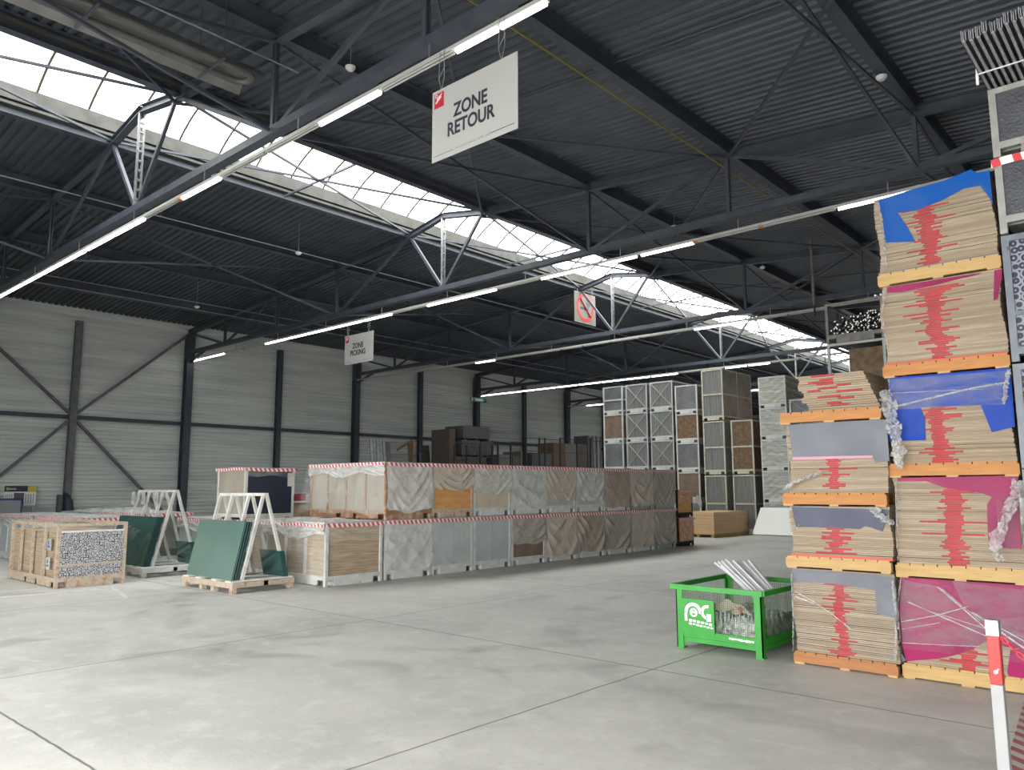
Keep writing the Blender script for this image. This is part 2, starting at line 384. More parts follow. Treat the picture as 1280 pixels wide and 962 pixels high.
# ================================================================== right-hand stacks of board bundles on pallets
M['card1'] = mat('board_edge_tan', (.47, .37, .255), .8, 0, (.40, .305, .205), 4, stretch=(1, 1, 14))
M['card2'] = mat('board_edge_pale', (.55, .45, .33), .8, 0, (.44, .345, .24), 4, stretch=(1, 1, 14))
M['card3'] = mat('board_edge_brown', (.36, .275, .185), .8, 0, (.43, .33, .22), 4, stretch=(1, 1, 14))
M['gap'] = mat('gap_shadow_board', (.20, .15, .10), .9)
M['redink'] = mat('red_edge_ink', (.60, .035, .05), .7, 0, (.50, .03, .045), 8)
M['pinkedge'] = mat('pink_edge_strip', (.80, .35, .50), .6)
M['rededge'] = mat('red_edge_strip', (.75, .12, .08), .6)
M['cblue'] = mat('blue_cover_sheet', (.005, .062, .46), .5, bump=.15, bscale=6, spec=.12)
M['cblue2'] = mat('bright_blue_cover_sheet', (.008, .12, .52), .5, bump=.2, bscale=6, spec=.12)
M['cmag'] = mat('magenta_cover_sheet', (.42, .010, .12), .45, 0, (.30, .006, .09), 1.6, .4, .62, bump=.7, bscale=2.2, spec=.2)
M['cgrey'] = mat('grey_cover_sheet', (.25, .265, .31), .5, 0, (.19, .205, .245), 2.5, spec=.2, bump=.25, bscale=6)
M['cnavy'] = mat('slate_cover_sheet', (.07, .08, .135), .4, 0, (.095, .105, .17), 4, spec=.2, bump=.3, bscale=7)
def wood(name, c1, c2): return mat(name, c1, .7, 0, c2, 2.5, .35, .7, bump=.15, bscale=14, stretch=(1, 3, 9), col3=tuple(v * .55 for v in c2), s3=5, lo3=.66, hi3=.74)
M['w_or'] = wood('wood_orange', (.66, .30, .09), (.52, .21, .06))
M['w_ye'] = wood('wood_yellow', (.72, .48, .20), (.58, .36, .14))
M['w_br'] = wood('wood_brown', (.55, .24, .09), (.42, .17, .06))
M['wrap'] = film('stretch_wrap', (.5, .51, .53), .01, .06, .15, 4, .5, 14)
M['wrap2'] = film('stretch_wrap_thick', (.5, .5, .52), .02, .14, .15, 5, .7, 12)
M['crinkle'] = film('crinkled_wrap', (.86, .86, .86), .25, .85, .12, 14, 1, 22)
M['streak'] = film('stretched_wrap_streak', (.85, .85, .87), .25, .6, .2, 9, .3, 10)

def pallet(x0, x1, y0, y1, z0, z1, mt, label, group=None):
    t = thing('pallet', label, 'pallet', ((x0 + x1) / 2, (y0 + y1) / 2, z0), group)
    mb = MB(); nb = 9; w_ = (x1 - x0 - .02)
    for i in range(nb):
        a = x0 + .01 + w_ * i / nb; mb.box(a + .004, a + w_ / nb - .004, y0 + .004, y1 - .004, z1 - .018, z1)
    mb.build('deck_boards', mt, t)
    for y in (y0, (y0 + y1) / 2 - .03, y1 - .06):
        MB().box(x0, x1, y, y + .06, z0 + .016, z1 - .018).build('stringer', mt, t)
    for x in (x0, (x0 + x1) / 2 - .05, x1 - .11):
        MB().box(x + random.uniform(0, .02), x + .10, y0 + .003, y1 - .003, z0, z0 + .016).build('bottom_board', M['w_ye'], t)
    return t
def bundle(x0, x1, y0, y1, z0, z1, label, lean=0.0, cx=.5, rw=1.0, seed=0, bulge=.012, zr=None, red=True, step=.017, group=None, taper=0):
    rd = random.Random(seed)
    t = thing('board_bundle', label, 'bundle of boards', ((x0 + x1) / 2, (y0 + y1) / 2, z0), group)
    mb = MB(); n = max(4, round((z1 - z0) / step)); h = (z1 - z0) / n; W = x1 - x0; drift = 0
    rb = MB(); ang = rd.uniform(0, 6)
    mb.box(x0 + .03, x1 - .03 - max(0, taper), y0 + .03, y1 - .03, z0 + .001, z1 - .002, 3)
    for i in range(n):
        za = z0 + i * h; q = i / n
        drift = bulge * math.sin(ang + q * 7) + lean * q
        a = x0 + drift + rd.uniform(-.004, .004) - taper * q * .0; b_ = x1 + drift * .8 + rd.uniform(-.004, .004) - taper * (1 - q) * .0
        yy = y0 + rd.uniform(0, .006)
        mb.box(a, b_, yy, y1 - .01 + rd.uniform(-.008, .008), za + h * .04, za + h * (.95 if rd.random() < .86 else .74), rd.choice((0, 0, 1, 1, 2)))
        if red and (zr is None or zr[0] <= q <= zr[1]):
            e = .5 + .5 * math.sin(q * n * .55 + ang)
            hw = W * (.038 + .04 * e * rd.random() + .02 * rd.random() + (.16 * rd.random() ** 1.3 if rd.random() < .42 else 0)) * rw
            c = x0 + drift + W * cx + rd.uniform(-.015, .015)
            rb.box(c - hw * rd.uniform(.7, 1.1), c + hw * rd.uniform(.7, 1.2), yy - .0012, yy + .004, za + h * .06, za + h * .88)
    mb.build('boards', [M['card1'], M['card2'], M['card3'], M['gap']], t)
    if red: rb.build('red_edge_marks', M['redink'], t, label='red paint marks down the middle of the board edges')
    return t
def flap(t, name, pts, Y, mt, th=.005, label=None, side=None):
    """cover sheet hanging over the front: outline as seen, hung at the bundle's front"""
    P = [ony(px, py, Y) for px, py in pts]
    mb = MB(); mb.poly(P, (0, -th, 0))
    o = mb.build(name, mt, t)
    if label: o['label'] = label
    return o
def topsheet(t, x0, x1, y0, y1, z, mt):
    MB().box(x0, x1, y0, y1, z - .004, z).build('cover_top', mt, t)
def wrapface(t, x0, x1, z0, z1, Y, mt=None, seed=1, right=None, nm='stretch_wrap'):
    rd = random.Random(seed); ph = [rd.uniform(0, 6) for _ in range(6)]
    def f(u, v):
        x = x0 + (x1 - x0) * u; z = z0 + (z1 - z0) * v
        d = .006 * math.sin(9 * u + 5 * v + ph[0]) + .004 * math.sin(23 * u - 13 * v + ph[1]) + .003 * math.sin(31 * v + ph[2])
        return (x, Y - .012 + d * .6, z)
    mb = MB().grid(f, 24, 20)
    if right: mb.grid(lambda u, v: (right + .004 * math.sin(17 * v + 8 * u), Y + 2.1 * u, z0 + (z1 - z0) * v), 8, 12)
    return mb.build(nm, mt or M['wrap'], t)
def crumple(t, path, wd, mt=None, seed=1, name='crumpled_wrap', n=26, m_=7, amp=.02, Y=None):
    """a bunched strip of film following a path of world points"""
    rd = random.Random(seed); P = [Vector(p) for p in path]; J = {}
    def at(v):
        s_ = v * (len(P) - 1); i = min(int(s_), len(P) - 2); return P[i].lerp(P[i + 1], s_ - i)
    def f(u, v):
        c = at(v); k = (round(u * m_), round(v * n))
        if k not in J: J[k] = Vector((rd.uniform(-1, 1), rd.uniform(-1, .3), rd.uniform(-1, 1)))
        w_ = wd * (.6 + .5 * math.sin(v * 9 + seed) ** 2) * (1.0 if v < .9 else .6)
        return c + Vector(((u - .5) * w_, -.02 - .02 * math.sin(u * 3.14), 0)) + J[k] * amp
    return MB().grid(f, m_, n, smooth=False).build(name, mt or M['crinkle'], t)
def streak(t, pts, wd, Y, mt=None, name='wrap_streak'):
    mb = MB(); P = [ony(px, py, Y) for px, py in pts]
    for p, q in zip(P[:-1], P[1:]): mb.beam(p, q, .002, wd, 0)
    return mb.build(name, mt or M['streak'], t)

YA, YBk = 7.50, 9.7
BX0, BX1 = -2.13, -1.165
# ---- near column (right), five bundles
zB = [0, .13, .86, .985, 1.735, 1.86, 2.64, 2.76, 3.495, 3.62, 4.345]
pm = [M['w_ye'], M['w_ye'], M['w_or'], M['w_or'], M['w_ye']]
pl = ['yellow wood pallet on the floor under the magenta wrapped bundle', 'yellow wood pallet on top of the magenta wrapped bottom bundle', 'orange wood pallet just below the royal blue covered bundle', 'orange wood pallet just above the royal blue covered bundle', 'pale yellow pallet near the roof under the topmost blue covered bundle']
off = [0, 0, .0, .01, .03]
for k in range(5):
    pallet(BX0 - .02 + off[k] * .5, BX1 + .02, YA + .03, YBk, zB[2 * k], zB[2 * k + 1], pm[k], pl[k])
Y = YA + .05
b0 = bundle(BX0 + .01, BX1, Y, YBk, zB[1], zB[2], 'board bundle on the floor wrapped in a large magenta sheet behind the barrier post', cx=.5, seed=11, rw=1.1)
flap(b0, 'cover_sheet', [(1127, 721), (1284, 732), (1284, 812), (1256, 808), (1232, 801), (1216, 811), (1192, 819), (1171, 823), (1133, 826), (1128, 806), (1124, 760)], Y - .002, M['cmag'])
flap(b0, 'cover_sheet', [(1263, 812), (1284, 810), (1284, 868), (1277, 862), (1266, 855), (1259, 840)], Y - .006, M['cmag'])
topsheet(b0, BX0, BX1 + .01, Y, YBk, zB[2] - .001, M['cmag'])
flap(b0, 'grey_corner', [(1124, 812), (1133, 825), (1126, 828)], Y - .008, M['cgrey'])
wrapface(b0, BX0 - .005, BX1, zB[1] + .12, zB[2] - .01, Y - .006, M['wrap2'], 3)
flap(b0, 'film_overlap', [(1127, 724), (1178, 734), (1243, 793), (1236, 808), (1180, 806), (1129, 803), (1125, 765)], Y - .02, film('pulled_wrap', (.5, .5, .52), .05, .17, .2, 3, .5, 8, stretch=(1, 1, 3)), .001)
flap(b0, 'film_overlap', [(1190, 726), (1284, 738), (1284, 812), (1245, 795), (1205, 757)], Y - .02, bpy.data.materials['pulled_wrap'], .001)
streak(b0, [(1126, 777), (1170, 769), (1210, 758)], .007, Y - .025)
streak(b0, [(1127, 786), (1175, 778)], .005, Y - .025)
streak(b0, [(1128, 803), (1180, 806), (1230, 808)], .005, Y - .025)
for a, b_, w_ in (((1172, 733), (1238, 790), .01), ((1135, 752), (1238, 797), .008), ((1220, 768), (1282, 811), .012), ((1215, 765), (1282, 802), .008), ((1178, 736), (1225, 775), .004), ((1152, 760), (1240, 788), .004)):
    streak(b0, [a, b_], w_, Y - .026)
b1 = bundle(BX0 + .005, BX1, Y, YBk, zB[3], zB[4], 'tall board bundle with a magenta corner and a ragged hanging clear film', cx=.48, seed=12, rw=1.25, zr=(0, .93))
flap(b1, 'cover_sheet', [(1122, 597), (1272, 594), (1277, 686), (1238, 684), (1235, 668), (1234, 630), (1240, 621), (1228, 616), (1205, 613), (1180, 609), (1158, 601), (1122, 601)], Y - .002, M['cmag'])
topsheet(b1, BX0, BX1, Y, YBk, zB[4] - .001, M['cmag'])
wrapface(b1, BX0 - .004, BX1, zB[3] + .02, zB[4] - .01, Y - .004, M['wrap'], 4)
crumple(b1, [ony(1274, 600, Y - .03), ony(1268, 622, Y - .05), ony(1262, 640, Y - .08), ony(1250, 662, Y - .1), ony(1244, 686, Y - .1), ony(1252, 700, Y - .08)], .10, seed=5, amp=.016)
wrapface(b1, ony(1248, 650, Y).x, ony(1278, 650, Y).x, 1.15, 1.55, Y - .03, M['wrap2'], 8, nm='hanging_film')
b2 = bundle(BX0 + .01, BX1 - .005, Y, YBk, zB[5], zB[6], 'board bundle under a large royal blue sheet with a stepped cut-out', cx=.42, seed=13, rw=1.15, zr=(0, .72))
flap(b2, 'cover_sheet', [(1112, 472), (1263, 460), (1269, 533), (1240, 540), (1226, 506), (1151, 509), (1156, 523), (1157, 550), (1111, 551)], Y - .002, M['cblue'])
topsheet(b2, BX0, BX1, Y, YBk, zB[6] - .001, M['cblue'])
wrapface(b2, BX0 - .004, BX1, zB[5] + .25, zB[6] - .01, Y - .004, M['wrap'], 6)
streak(b2, [(1111, 510), (1160, 498), (1215, 485), (1257, 478)], .016, Y - .02)
streak(b2, [(1116, 491), (1180, 488), (1230, 486)], .005, Y - .02)
crumple(b2, [ony(1108, 488, Y - .03), ony(1111, 510, Y - .05), ony(1117, 530, Y - .05), ony(1122, 550, Y - .05), ony(1127, 585, Y - .04)], .12, seed=9, amp=.022, n=34)
flap(b2, 'film_overlap', [(1113, 474), (1260, 463), (1257, 505), (1113, 512)], Y - .02, film('blue_pulled_wrap', (.5, .52, .58), .04, .2, .2, 3, .5, 8, stretch=(1, 1, 3)), .001)
crumple(b2, [ony(1262, 462, Y - .02), ony(1258, 485, Y - .03), ony(1256, 505, Y - .02)], .03, seed=4, amp=.01)
b3 = bundle(BX0 + .01, BX1, Y, YBk, zB[7], zB[8], 'board bundle with only a thin magenta strip along its top edge', cx=.46, seed=14, rw=1.15, bulge=.02, zr=(0, .9))
flap(b3, 'cover_sheet', [(1109, 359), (1225, 341), (1226, 342), (1165, 357), (1128, 365), (1109, 366)], Y - .004, M['cmag'])
flap(b3, 'cover_sheet', [(1243, 338), (1253, 336), (1252, 350), (1247, 374), (1242, 375)], Y - .004, M['cmag'])
MB().box(BX0, BX1 + .01, Y - .012, Y + .1, zB[7], zB[7] + .014).build('red_base_board', M['rededge'], b3)
wrapface(b3, BX0 - .006, BX1, zB[7] + .03, zB[8] - .01, Y - .006, M['wrap'], 7)
b4 = bundle(BX0 + .02, BX1 - .0, Y, YBk, zB[9], zB[10], 'topmost board bundle near the roof under a torn bright blue sheet', cx=.45, seed=15, rw=1.2, lean=-.015, zr=(0, .86))
flap(b4, 'cover_sheet', [(1098, 250), (1140, 237), (1180, 226), (1213, 212), (1222, 216), (1237, 213), (1241, 256), (1237, 247), (1225, 232), (1204, 236), (1180, 249), (1145, 263), (1122, 266), (1135, 285), (1144, 302), (1106, 303), (1104, 280)], Y - .004, M['cblue2'])
topsheet(b4, BX0 + .0, BX1, Y, YBk, zB[10] - .001, M['cblue2'])
MB().box(BX0 - .0, BX1 + .01, Y - .01, Y + .1, zB[9], zB[9] + .012).build('green_base_board', M['cgrey'], b4)
wrapface(b4, BX0 + .005, BX1 - .005, zB[9] + .03, zB[10] - .005, Y - .008, M['wrap'], 9)
crumple(b4, [ony(1099, 255, Y - .02), ony(1103, 275, Y - .03), ony(1106, 300, Y - .02), ony(1110, 335, Y - .02)], .02, seed=2, amp=.006)
for bb, pth in ((b0, [(1127, 724), (1123, 760), (1127, 800)]), (b1, [(1121, 600), (1122, 650), (1124, 700)]), (b3, [(1108, 362), (1104, 400), (1112, 440)])):
    crumple(bb, [ony(px, py, Y - .01) for px, py in pth], .012, seed=len(pth), amp=.004)
# ---- left column, three full bundles and a loose top one
AX0, AX1 = -3.075, -2.165
zA = [0, .115, .885, 1.0, 1.475, 1.6, 2.265, 2.38, 2.735]
pm = [M['w_br'], M['w_ye'], M['w_or'], M['w_or']]
pl = ['reddish brown wood pallet on the floor beside the green bin', 'pale yellow pallet above the bottom grey covered bundle beside the bin', 'orange wood pallet above the slate covered bundle in the left column', 'orange wood pallet under the open fanned bundle on the left column']
for k in range(4):
    d = (0, .03, .03, .02)[k]
    pallet(AX0 - .02 - d, AX1 - .005, YA - .02, YBk - .1, zA[2 * k], zA[2 * k + 1], pm[k], pl[k])
Y = YA
a0 = bundle(AX0, AX1, Y, YBk - .1, zA[1], zA[2], 'wrapped board bundle at floor level next to the green bin with a grey corner sheet', cx=.48, seed=21, rw=.95, zr=(0, .86))
flap(a0, 'cover_sheet', [(991, 711), (1118, 721), (1121, 772), (1096, 767), (1094, 737), (1040, 729), (991, 727)], Y - .003, M['cgrey'])
topsheet(a0, AX0, AX1, Y, YBk - .1, zA[2] - .001, M['cgrey'])
wrapface(a0, AX0 - .006, AX1 + .006, zA[1] + .01, zA[2] - .01, Y - .006, M['wrap2'], 12)
streak(a0, [(993, 738), (1020, 753), (1045, 771), (1065, 787)], .008, Y - .022)
streak(a0, [(994, 745), (1018, 754)], .012, Y - .022); streak(a0, [(1100, 808), (1121, 826)], .004, Y - .022)
crumple(a0, [ony(1117, 724, Y - .01), ony(1122, 770, Y - .02), ony(1121, 826, Y - .01)], .03, seed=31, amp=.008)
crumple(a0, [ony(991, 716, Y - .01), ony(993, 770, Y - .02), ony(993, 812, Y - .01)], .014, seed=33, amp=.004)
a1 = bundle(AX0 + .01, AX1 + .01, Y, YBk - .1, zA[3], zA[4], 'short board bundle with a slate blue sheet in the left column', cx=.45, seed=22, rw=1.0, zr=(.05, .75), step=.018)
flap(a1, 'cover_sheet', [(990, 633), (1112, 637), (1108, 650), (1103, 664), (1094, 661), (1082, 657), (1075, 661), (1040, 659), (995, 658), (992, 645)], Y - .003, M['cnavy'])
topsheet(a1, AX0 + .01, AX1, Y, YBk - .1, zA[4] - .001, M['cnavy'])
MB().box(AX0, AX1 + .01, Y - .012, Y + .1, zA[3], zA[3] + .02).build('red_base_board', M['rededge'], a1)
crumple(a1, [ony(1092, 634, Y - .02), ony(1104, 646, Y - .03), ony(1116, 655, Y - .02)], .1, seed=35, amp=.016)
crumple(a1, [ony(994, 662, Y - .02), ony(998, 661, Y - .02), ony(1000, 655, Y - .02)], .02, seed=36, amp=.006, n=6, m_=4)
wrapface(a1, AX0, AX1 + .01, zA[3] + .02, zA[4] - .005, Y - .006, M['wrap'], 13)
a2 = bundle(AX0 + .02, AX1 + .01, Y, YBk - .1, zA[5], zA[6], 'board bundle half covered by a smooth grey sheet with a pink hem', cx=.47, seed=23, rw=1.0, zr=(.05, .52), step=.018)
flap(a2, 'cover_sheet', [(986, 531), (1108, 524), (1112, 576), (1095, 578), (1091, 571), (991, 573), (988, 550)], Y - .003, M['cgrey'])
topsheet(a2, AX0 + .02, AX1, Y, YBk - .1, zA[6] - .001, M['cgrey'])
flap(a2, 'pink_hem', [(991, 571), (1091, 569), (1091, 572), (991, 574.5)], Y - .010, M['pinkedge'])
crumple(a2, [ony(983, 612, Y - .04), ony(992, 603, Y - .05), ony(1008, 597, Y - .05), ony(1028, 589, Y - .03)], .06, seed=38, amp=.014)
wrapface(a2, AX0 + .01, AX1 + .01, zA[5] + .02, zA[6] - .005, Y - .006, M['wrap'], 14)
# fanned open bundle: boards slide back towards the top
t = thing('board_bundle', 'loose fanned board bundle without a cover on top of the left column', 'bundle of boards', (-2.55, 8.5, zA[7]))
rd = random.Random(5); mb = MB(); rb = MB(); n = 17; h = (zA[8] - zA[7]) / n
for i in range(n):
    q = i / n; a = -2.86 + .02 * math.sin(i) - .10 * q * (1 if q > .2 else 0) + rd.uniform(-.006, .006); b_ = -2.19 - .13 * q + rd.uniform(-.006, .006)
    z = zA[7] + i * h
    mb.box(a, b_, Y + .03 + rd.uniform(0, .01), Y + 1.6 + rd.uniform(-.02, .02), z + .001, z + h * .9, rd.choice((0, 1, 2)))
    if rd.random() < .62:
        c = rd.uniform(-2.75, -2.45); rb.box(c - .1, c + rd.uniform(.02, .14), Y + .026, Y + .034, z + h * .1, z + h * .8)
mb.build('boards', [M['card1'], M['card2'], M['card3']], t); rb.build('red_edge_marks', M['redink'], t)

# ================================================================== steel crates right of the stacks (cut by the frame)
def honey(name, c_hole, c_wall, scale):
    """ends of stacked hollow profiles: rings and cells"""
    m_ = bpy.data.materials.new(name); m_.use_nodes = True; nt = m_.node_tree; N = nt.nodes; L = nt.links
    b = N['Principled BSDF']; b.inputs['Roughness'].default_value = .5
    tc = N.new('ShaderNodeTexCoord'); v = N.new('ShaderNodeTexVoronoi'); v.inputs['Scale'].default_value = scale; v.inputs['Randomness'].default_value = .35
    v.distance = 'EUCLIDEAN'; L.new(tc.outputs['Object'], v.inputs['Vector'])
    g = N.new('ShaderNodeValToRGB'); e = g.color_ramp.elements
    e[0].position = 0; e[0].color = (*c_wall, 1); e[1].position = .18; e[1].color = (*c_hole, 1)
    for p_, c_ in ((.13, c_wall), (.40, c_hole), (.46, c_wall), (.60, c_wall), (.66, c_hole)):
        x = g.color_ramp.elements.new(p_); x.color = (*c_, 1)
    L.new(v.outputs['Distance'], g.inputs[0]); L.new(g.outputs[0], b.inputs['Base Color']); return m_
M['blue_grey'] = mat('crate_steel_blue_grey', (.25, .28, .33), .5, .1, (.18, .20, .24), 6, col3=(.16, .08, .05), s3=9, lo3=.68, hi3=.74)
M['pale_steel'] = mat('crate_steel_pale', (.50, .50, .47), .55, .1, (.38, .38, .36), 7, col3=(.25, .12, .06), s3=9, lo3=.62, hi3=.7)
M['honey_d'] = honey('profile_ends_dark', (.012, .014, .03), (.22, .24, .30), 15)
M['sheet_d'] = mat('corrugated_grey_sheet', (.12, .125, .15), .5, .1, (.08, .085, .10), 5, bump=.4, bscale=40)
M['tapew'] = stripes('barrier_tape', (.82, .80, .79), (.68, .04, .06), .085, (1, 1.0, .7), duty=.52)
M['tapew_r'] = stripes('barrier_tape_wide', (.80, .78, .76), (.60, .05, .06), .16, (1, 1, .2), duty=.6)
cx0, cx1 = -1.13, -.02; YC = YA + .02
def small_crate(z0, z1, mt, face, label, mid=False, slot=.06, tape=False):
    t = thing('steel_crate', label, 'crate', (cx0, YC, z0), 'steel crates right of the board stacks')
    mb = MB(); w_ = .055; yb = YC + 2.2
    for x in (cx0, cx1 - w_):
        for y in (YC, yb - w_): mb.box(x, x + w_, y, y + w_, z0, z1)
    mb.box(cx0 + w_, cx1 - w_, YC, YC + .04, z1 - .05, z1).box(cx0 + w_, cx1 - w_, YC, YC + .04, z0 + slot, z0 + slot + .06)
    mb.box(cx0, cx0 + .04, YC + w_, yb, z1 - .05, z1).box(cx0, cx0 + .04, YC + w_, yb, z0 + slot, z0 + slot + .06)
    if mid: mb.box(cx0 + w_, cx1 - w_, YC - .002, YC + .03, z0 + (z1 - z0) * .36, z0 + (z1 - z0) * .36 + .035)
    mb.build('frame', mt, t)
    MB().box(cx0 + .2, cx1 - .2, YC + .005, yb, z0, z0 + slot).box(cx0 + .01, cx1 - .01, YC + .1, yb - .05, z0 + slot, z0 + slot + .03).build('base', mt, t)
    MB().box(cx0 + .03, cx1 - .03, YC + .02, yb - .03, z0 + slot + .035, z1 - .03).build('load', face, t, label='load of profiles filling the crate')
    if tape: MB().grid(lambda u, v: (cx0 - .02 + 1.12 * u, YC - .012 - .004 * math.sin(20 * u), z1 - .07 + .07 * v + .012 * math.sin(9 * u)), 30, 2).build('barrier_tape', M['tapew_r'], t)
    return t
small_crate(0, .86, M['blue_grey'], M['honey_d'], 'blue grey steel crate on the floor at the right edge, behind the post')
small_crate(.87, 1.79, M['blue_grey'], M['honey_d'], 'blue grey steel crate beside the magenta cornered bundle, with hanging film')
small_crate(1.80, 2.66, M['blue_grey'], M['honey_d'], 'blue grey steel crate beside the royal blue covered bundle', mid=True)
small_crate(2.68, 3.76, M['blue_grey'], M['honey_d'], 'blue grey steel crate of star shaped profile ends high at the right edge', mid=True)
c1_ = small_crate(3.78, 4.44, M['pale_steel'], M['sheet_d'], 'pale rusty steel crate with barrier tape level with the topmost blue bundle', tape=True, slot=.09)
c0_ = small_crate(4.46, 5.08, M['pale_steel'], M['sheet_d'], 'pale rusty steel crate directly under the overhanging metal profiles', slot=.07)
# long profiles lying on top, overhanging towards the camera
M['prof'] = mat('mill_finish_profile', (.55, .55, .60), .4, .2, (.42, .42, .46), 8)
g = 'metal profiles on the topmost crate'
base_z = 5.09
for i in range(22):
    x = cx0 - .0 + i * .049; back = (0 if i < 6 else -.06) + random.uniform(-.02, .02)
    z1 = base_z + .30 + .03 * math.sin(i)
    zz = base_z
    mb = MB(); y0 = YC - .95 + back + random.uniform(-.03, .03)
    for k in range(1):
        mb.box(x, x + .034, y0, YC + 2.0, zz, zz + .012).box(x, x + .006, y0, YC + 2.0, zz, zz + .10).box(x + .012, x + .018, y0, YC + 2.0, zz + .012, zz + .09).box(x + .028, x + .034, y0, YC + 2.0, zz, zz + .095)
    solo(mb, 'metal_profile', M['prof'], 'long grey metal profile overhanging the topmost crate at the right edge', 'profile', (x, YC, zz), g)
mb = MB().beam((cx0 - .02, YC - .35, base_z - .006), (cx1 - .05, YC - .35, base_z - .006), .012, .008).beam((cx0 - .012, YC - .35, base_z - .008), (cx0 - .012, YC - .35, base_z + .13), .012, .01).beam((cx0 - .01, YC - .35, base_z - .01), (cx0 - .01, YC - .36, base_z - .1), .02, .02)
solo(mb, 'plastic_strap', M['white'], 'white strap tied round the overhanging metal profiles', 'strap', (cx0, YC, base_z))
t = thing('crate_film', 'clouded plastic film bulging off the crate at the right edge', 'plastic film', (cx0, YC - .05, 1.1))
MB().grid(lambda u, v: (cx0 - .02 + .5 * u, YC - .06 - .05 * math.sin(3.1 * v) + .01 * math.sin(20 * v + 9 * u), 1.0 + .70 * v), 10, 24).build('film_sheet', film('clouded_film', (.5, .5, .5), .35, .8, .15, 5, .8, 9), t)

# ================================================================== green mesh bin
GX0, GX1, GY0, GY1, GH = -4.31, -3.37, 7.42, 8.60, .625
M['green'] = mat('bin_green_paint', (.025, .42, .03), .42, .0, (.022, .34, .028), 4, col3=(.30, .20, .12), s3=14, lo3=.68, hi3=.74)
M['wire'] = mat('bin_wire_mesh', (.12, .20, .12), .5, .3)
t = thing('wire_mesh_bin', 'bright green metal mesh bin with a worn white emblem, standing beside the pallet stacks', 'bin', ((GX0 + GX1) / 2, (GY0 + GY1) / 2, 0))
for x in (GX0, GX1 - .075):
    for y in (GY0, GY1 - .075):
        yo = 0 if y == GY0 else .075; xo = 0 if x == GX0 else .075
        mb = MB().box(x, x + .075, y + (0 if yo == 0 else .063), y + (.012 if yo == 0 else .075), 0, GH - .02)
        mb.box(x + (0 if xo == 0 else .063), x + (.012 if xo == 0 else .075), y, y + .075, 0, GH - .02)
        mb.box(x - .004, x + .079, y - .004, y + .079, 0, .012)
        mb.build('leg', M['green'], t)
mb = MB()
def rim(a, b_): mb.beam(a, b_, .035, .05)
e = .035
rim((GX0 - e, GY0 - e, GH), (GX1 + e, GY0 - e, GH)); rim((GX0 - e, GY1 + e, GH), (GX1 + e, GY1 + e, GH))
rim((GX0 - e, GY0 - e, GH), (GX0 - e, GY1 + e, GH)); rim((GX1 + e, GY0 - e, GH), (GX1 + e, GY1 + e, GH))
mb.build('top_rim', M['green'], t)
mb = MB()
for a, b_, c, d in ((GX0 + .07, GX1 - .07, GY0 + .004, GY0 + .02), (GX0 + .07, GX1 - .07, GY1 - .02, GY1 - .004), (GX0 + .004, GX0 + .02, GY0 + .07, GY1 - .07), (GX1 - .02, GX1 - .004, GY0 + .07, GY1 - .07)):
    mb.box(a, b_, c, d, .12, .19); mb.box(a + (.01 if b_ - a > .3 else 0), b_, c + .008, d + .006, .07, .115)
mb.box(GX0 + .01, GX1 - .01, GY0 + .02, GY1 - .02, .10, .12)
mb.build('base_tray', M['green'], t)
def meshpanel(fx, u0, u1, v0, v1):
    mb = MB(); nu = int((u1 - u0) / .022); nv = int((v1 - v0) / .022); r = .0013
    for i in range(nu + 1):
        u = u0 + (u1 - u0) * i / nu; mb.beam(fx(u, v0), fx(u, v1), r * 2, r * 2)
    for i in range(nv + 1):
        v = v0 + (v1 - v0) * i / nv; mb.beam(fx(u0, v), fx(u1, v), r * 2, r * 2, up=(1, 1, 0))
    mb.build('mesh_panel', M['wire'], t)
meshpanel(lambda u, v: (u, GY0 + .012, v), GX0 + .07, GX1 - .07, .19, GH - .02)
meshpanel(lambda u, v: (u, GY1 - .012, v), GX0 + .07, GX1 - .07, .19, GH - .02)
meshpanel(lambda u, v: (GX0 + .012, u, v), GY0 + .07, GY1 - .07, .19, GH - .02)
meshpanel(lambda u, v: (GX1 - .012, u, v), GY0 + .07, GY1 - .07, .19, GH - .02)
pxl, pxr = GX0 + .065, ony(893, 770, GY0).x
plate = MB().box(pxl, pxr, GY0 - .006, GY0 + .002, .175, ony(893, 751, GY0).z).build('emblem_plate', M['green'], t)
# worn white emblem: an arch with a wheel, a C and two lines of worn letters
mb = MB(); YE_ = GY0 - .0085
def arc(cx, cz, r, a0, a1, w_, n=14):
    for i in range(n):
        a, b_ = math.radians(a0 + (a1 - a0) * i / n), math.radians(a0 + (a1 - a0) * (i + 1) / n)
        q = [(cx + rr * math.cos(x), YE_, cz + rr * math.sin(x)) for rr, x in ((r - w_ / 2, a), (r + w_ / 2, a), (r + w_ / 2, b_), (r - w_ / 2, b_))]
        mb.poly(q, (0, -.002, 0))
ccx, ccz = ony(867, 764, GY0).x, ony(867, 765, GY0).z
arc(ccx, ccz, .082, -5, 185, .035); arc(ccx + .005, ccz, .036, 0, 360, .018); arc(ccx + .16, ccz + .015, .058, 75, 270, .03, 10)
for a in (0, 60, 120): mb.box(ccx - .03, ccx + .04, YE_ - .002, YE_, ccz + .004 * a / 30 - .008, ccz + .004 * a / 30 - .002)
mb.box(ccx - .1, ccx - .07, YE_ - .002, YE_, ccz - .09, ccz + .0).box(ccx + .15, ccx + .2, YE_ - .002, YE_, ccz - .075, ccz + .0)
rd = random.Random(3)
for k in range(6): mb.box(ccx - .05 + k * .045, ccx - .05 + k * .045 + .034, YE_ - .002, YE_, ccz - .092 - .004 * k + rd.uniform(-.004, .004), ccz - .07 - .004 * k)
for k in range(7): mb.box(ccx - .05 + k * .04, ccx - .05 + k * .04 + .03, YE_ - .002, YE_, ccz - .122 - .004 * k + rd.uniform(-.004, .004), ccz - .105 - .004 * k)
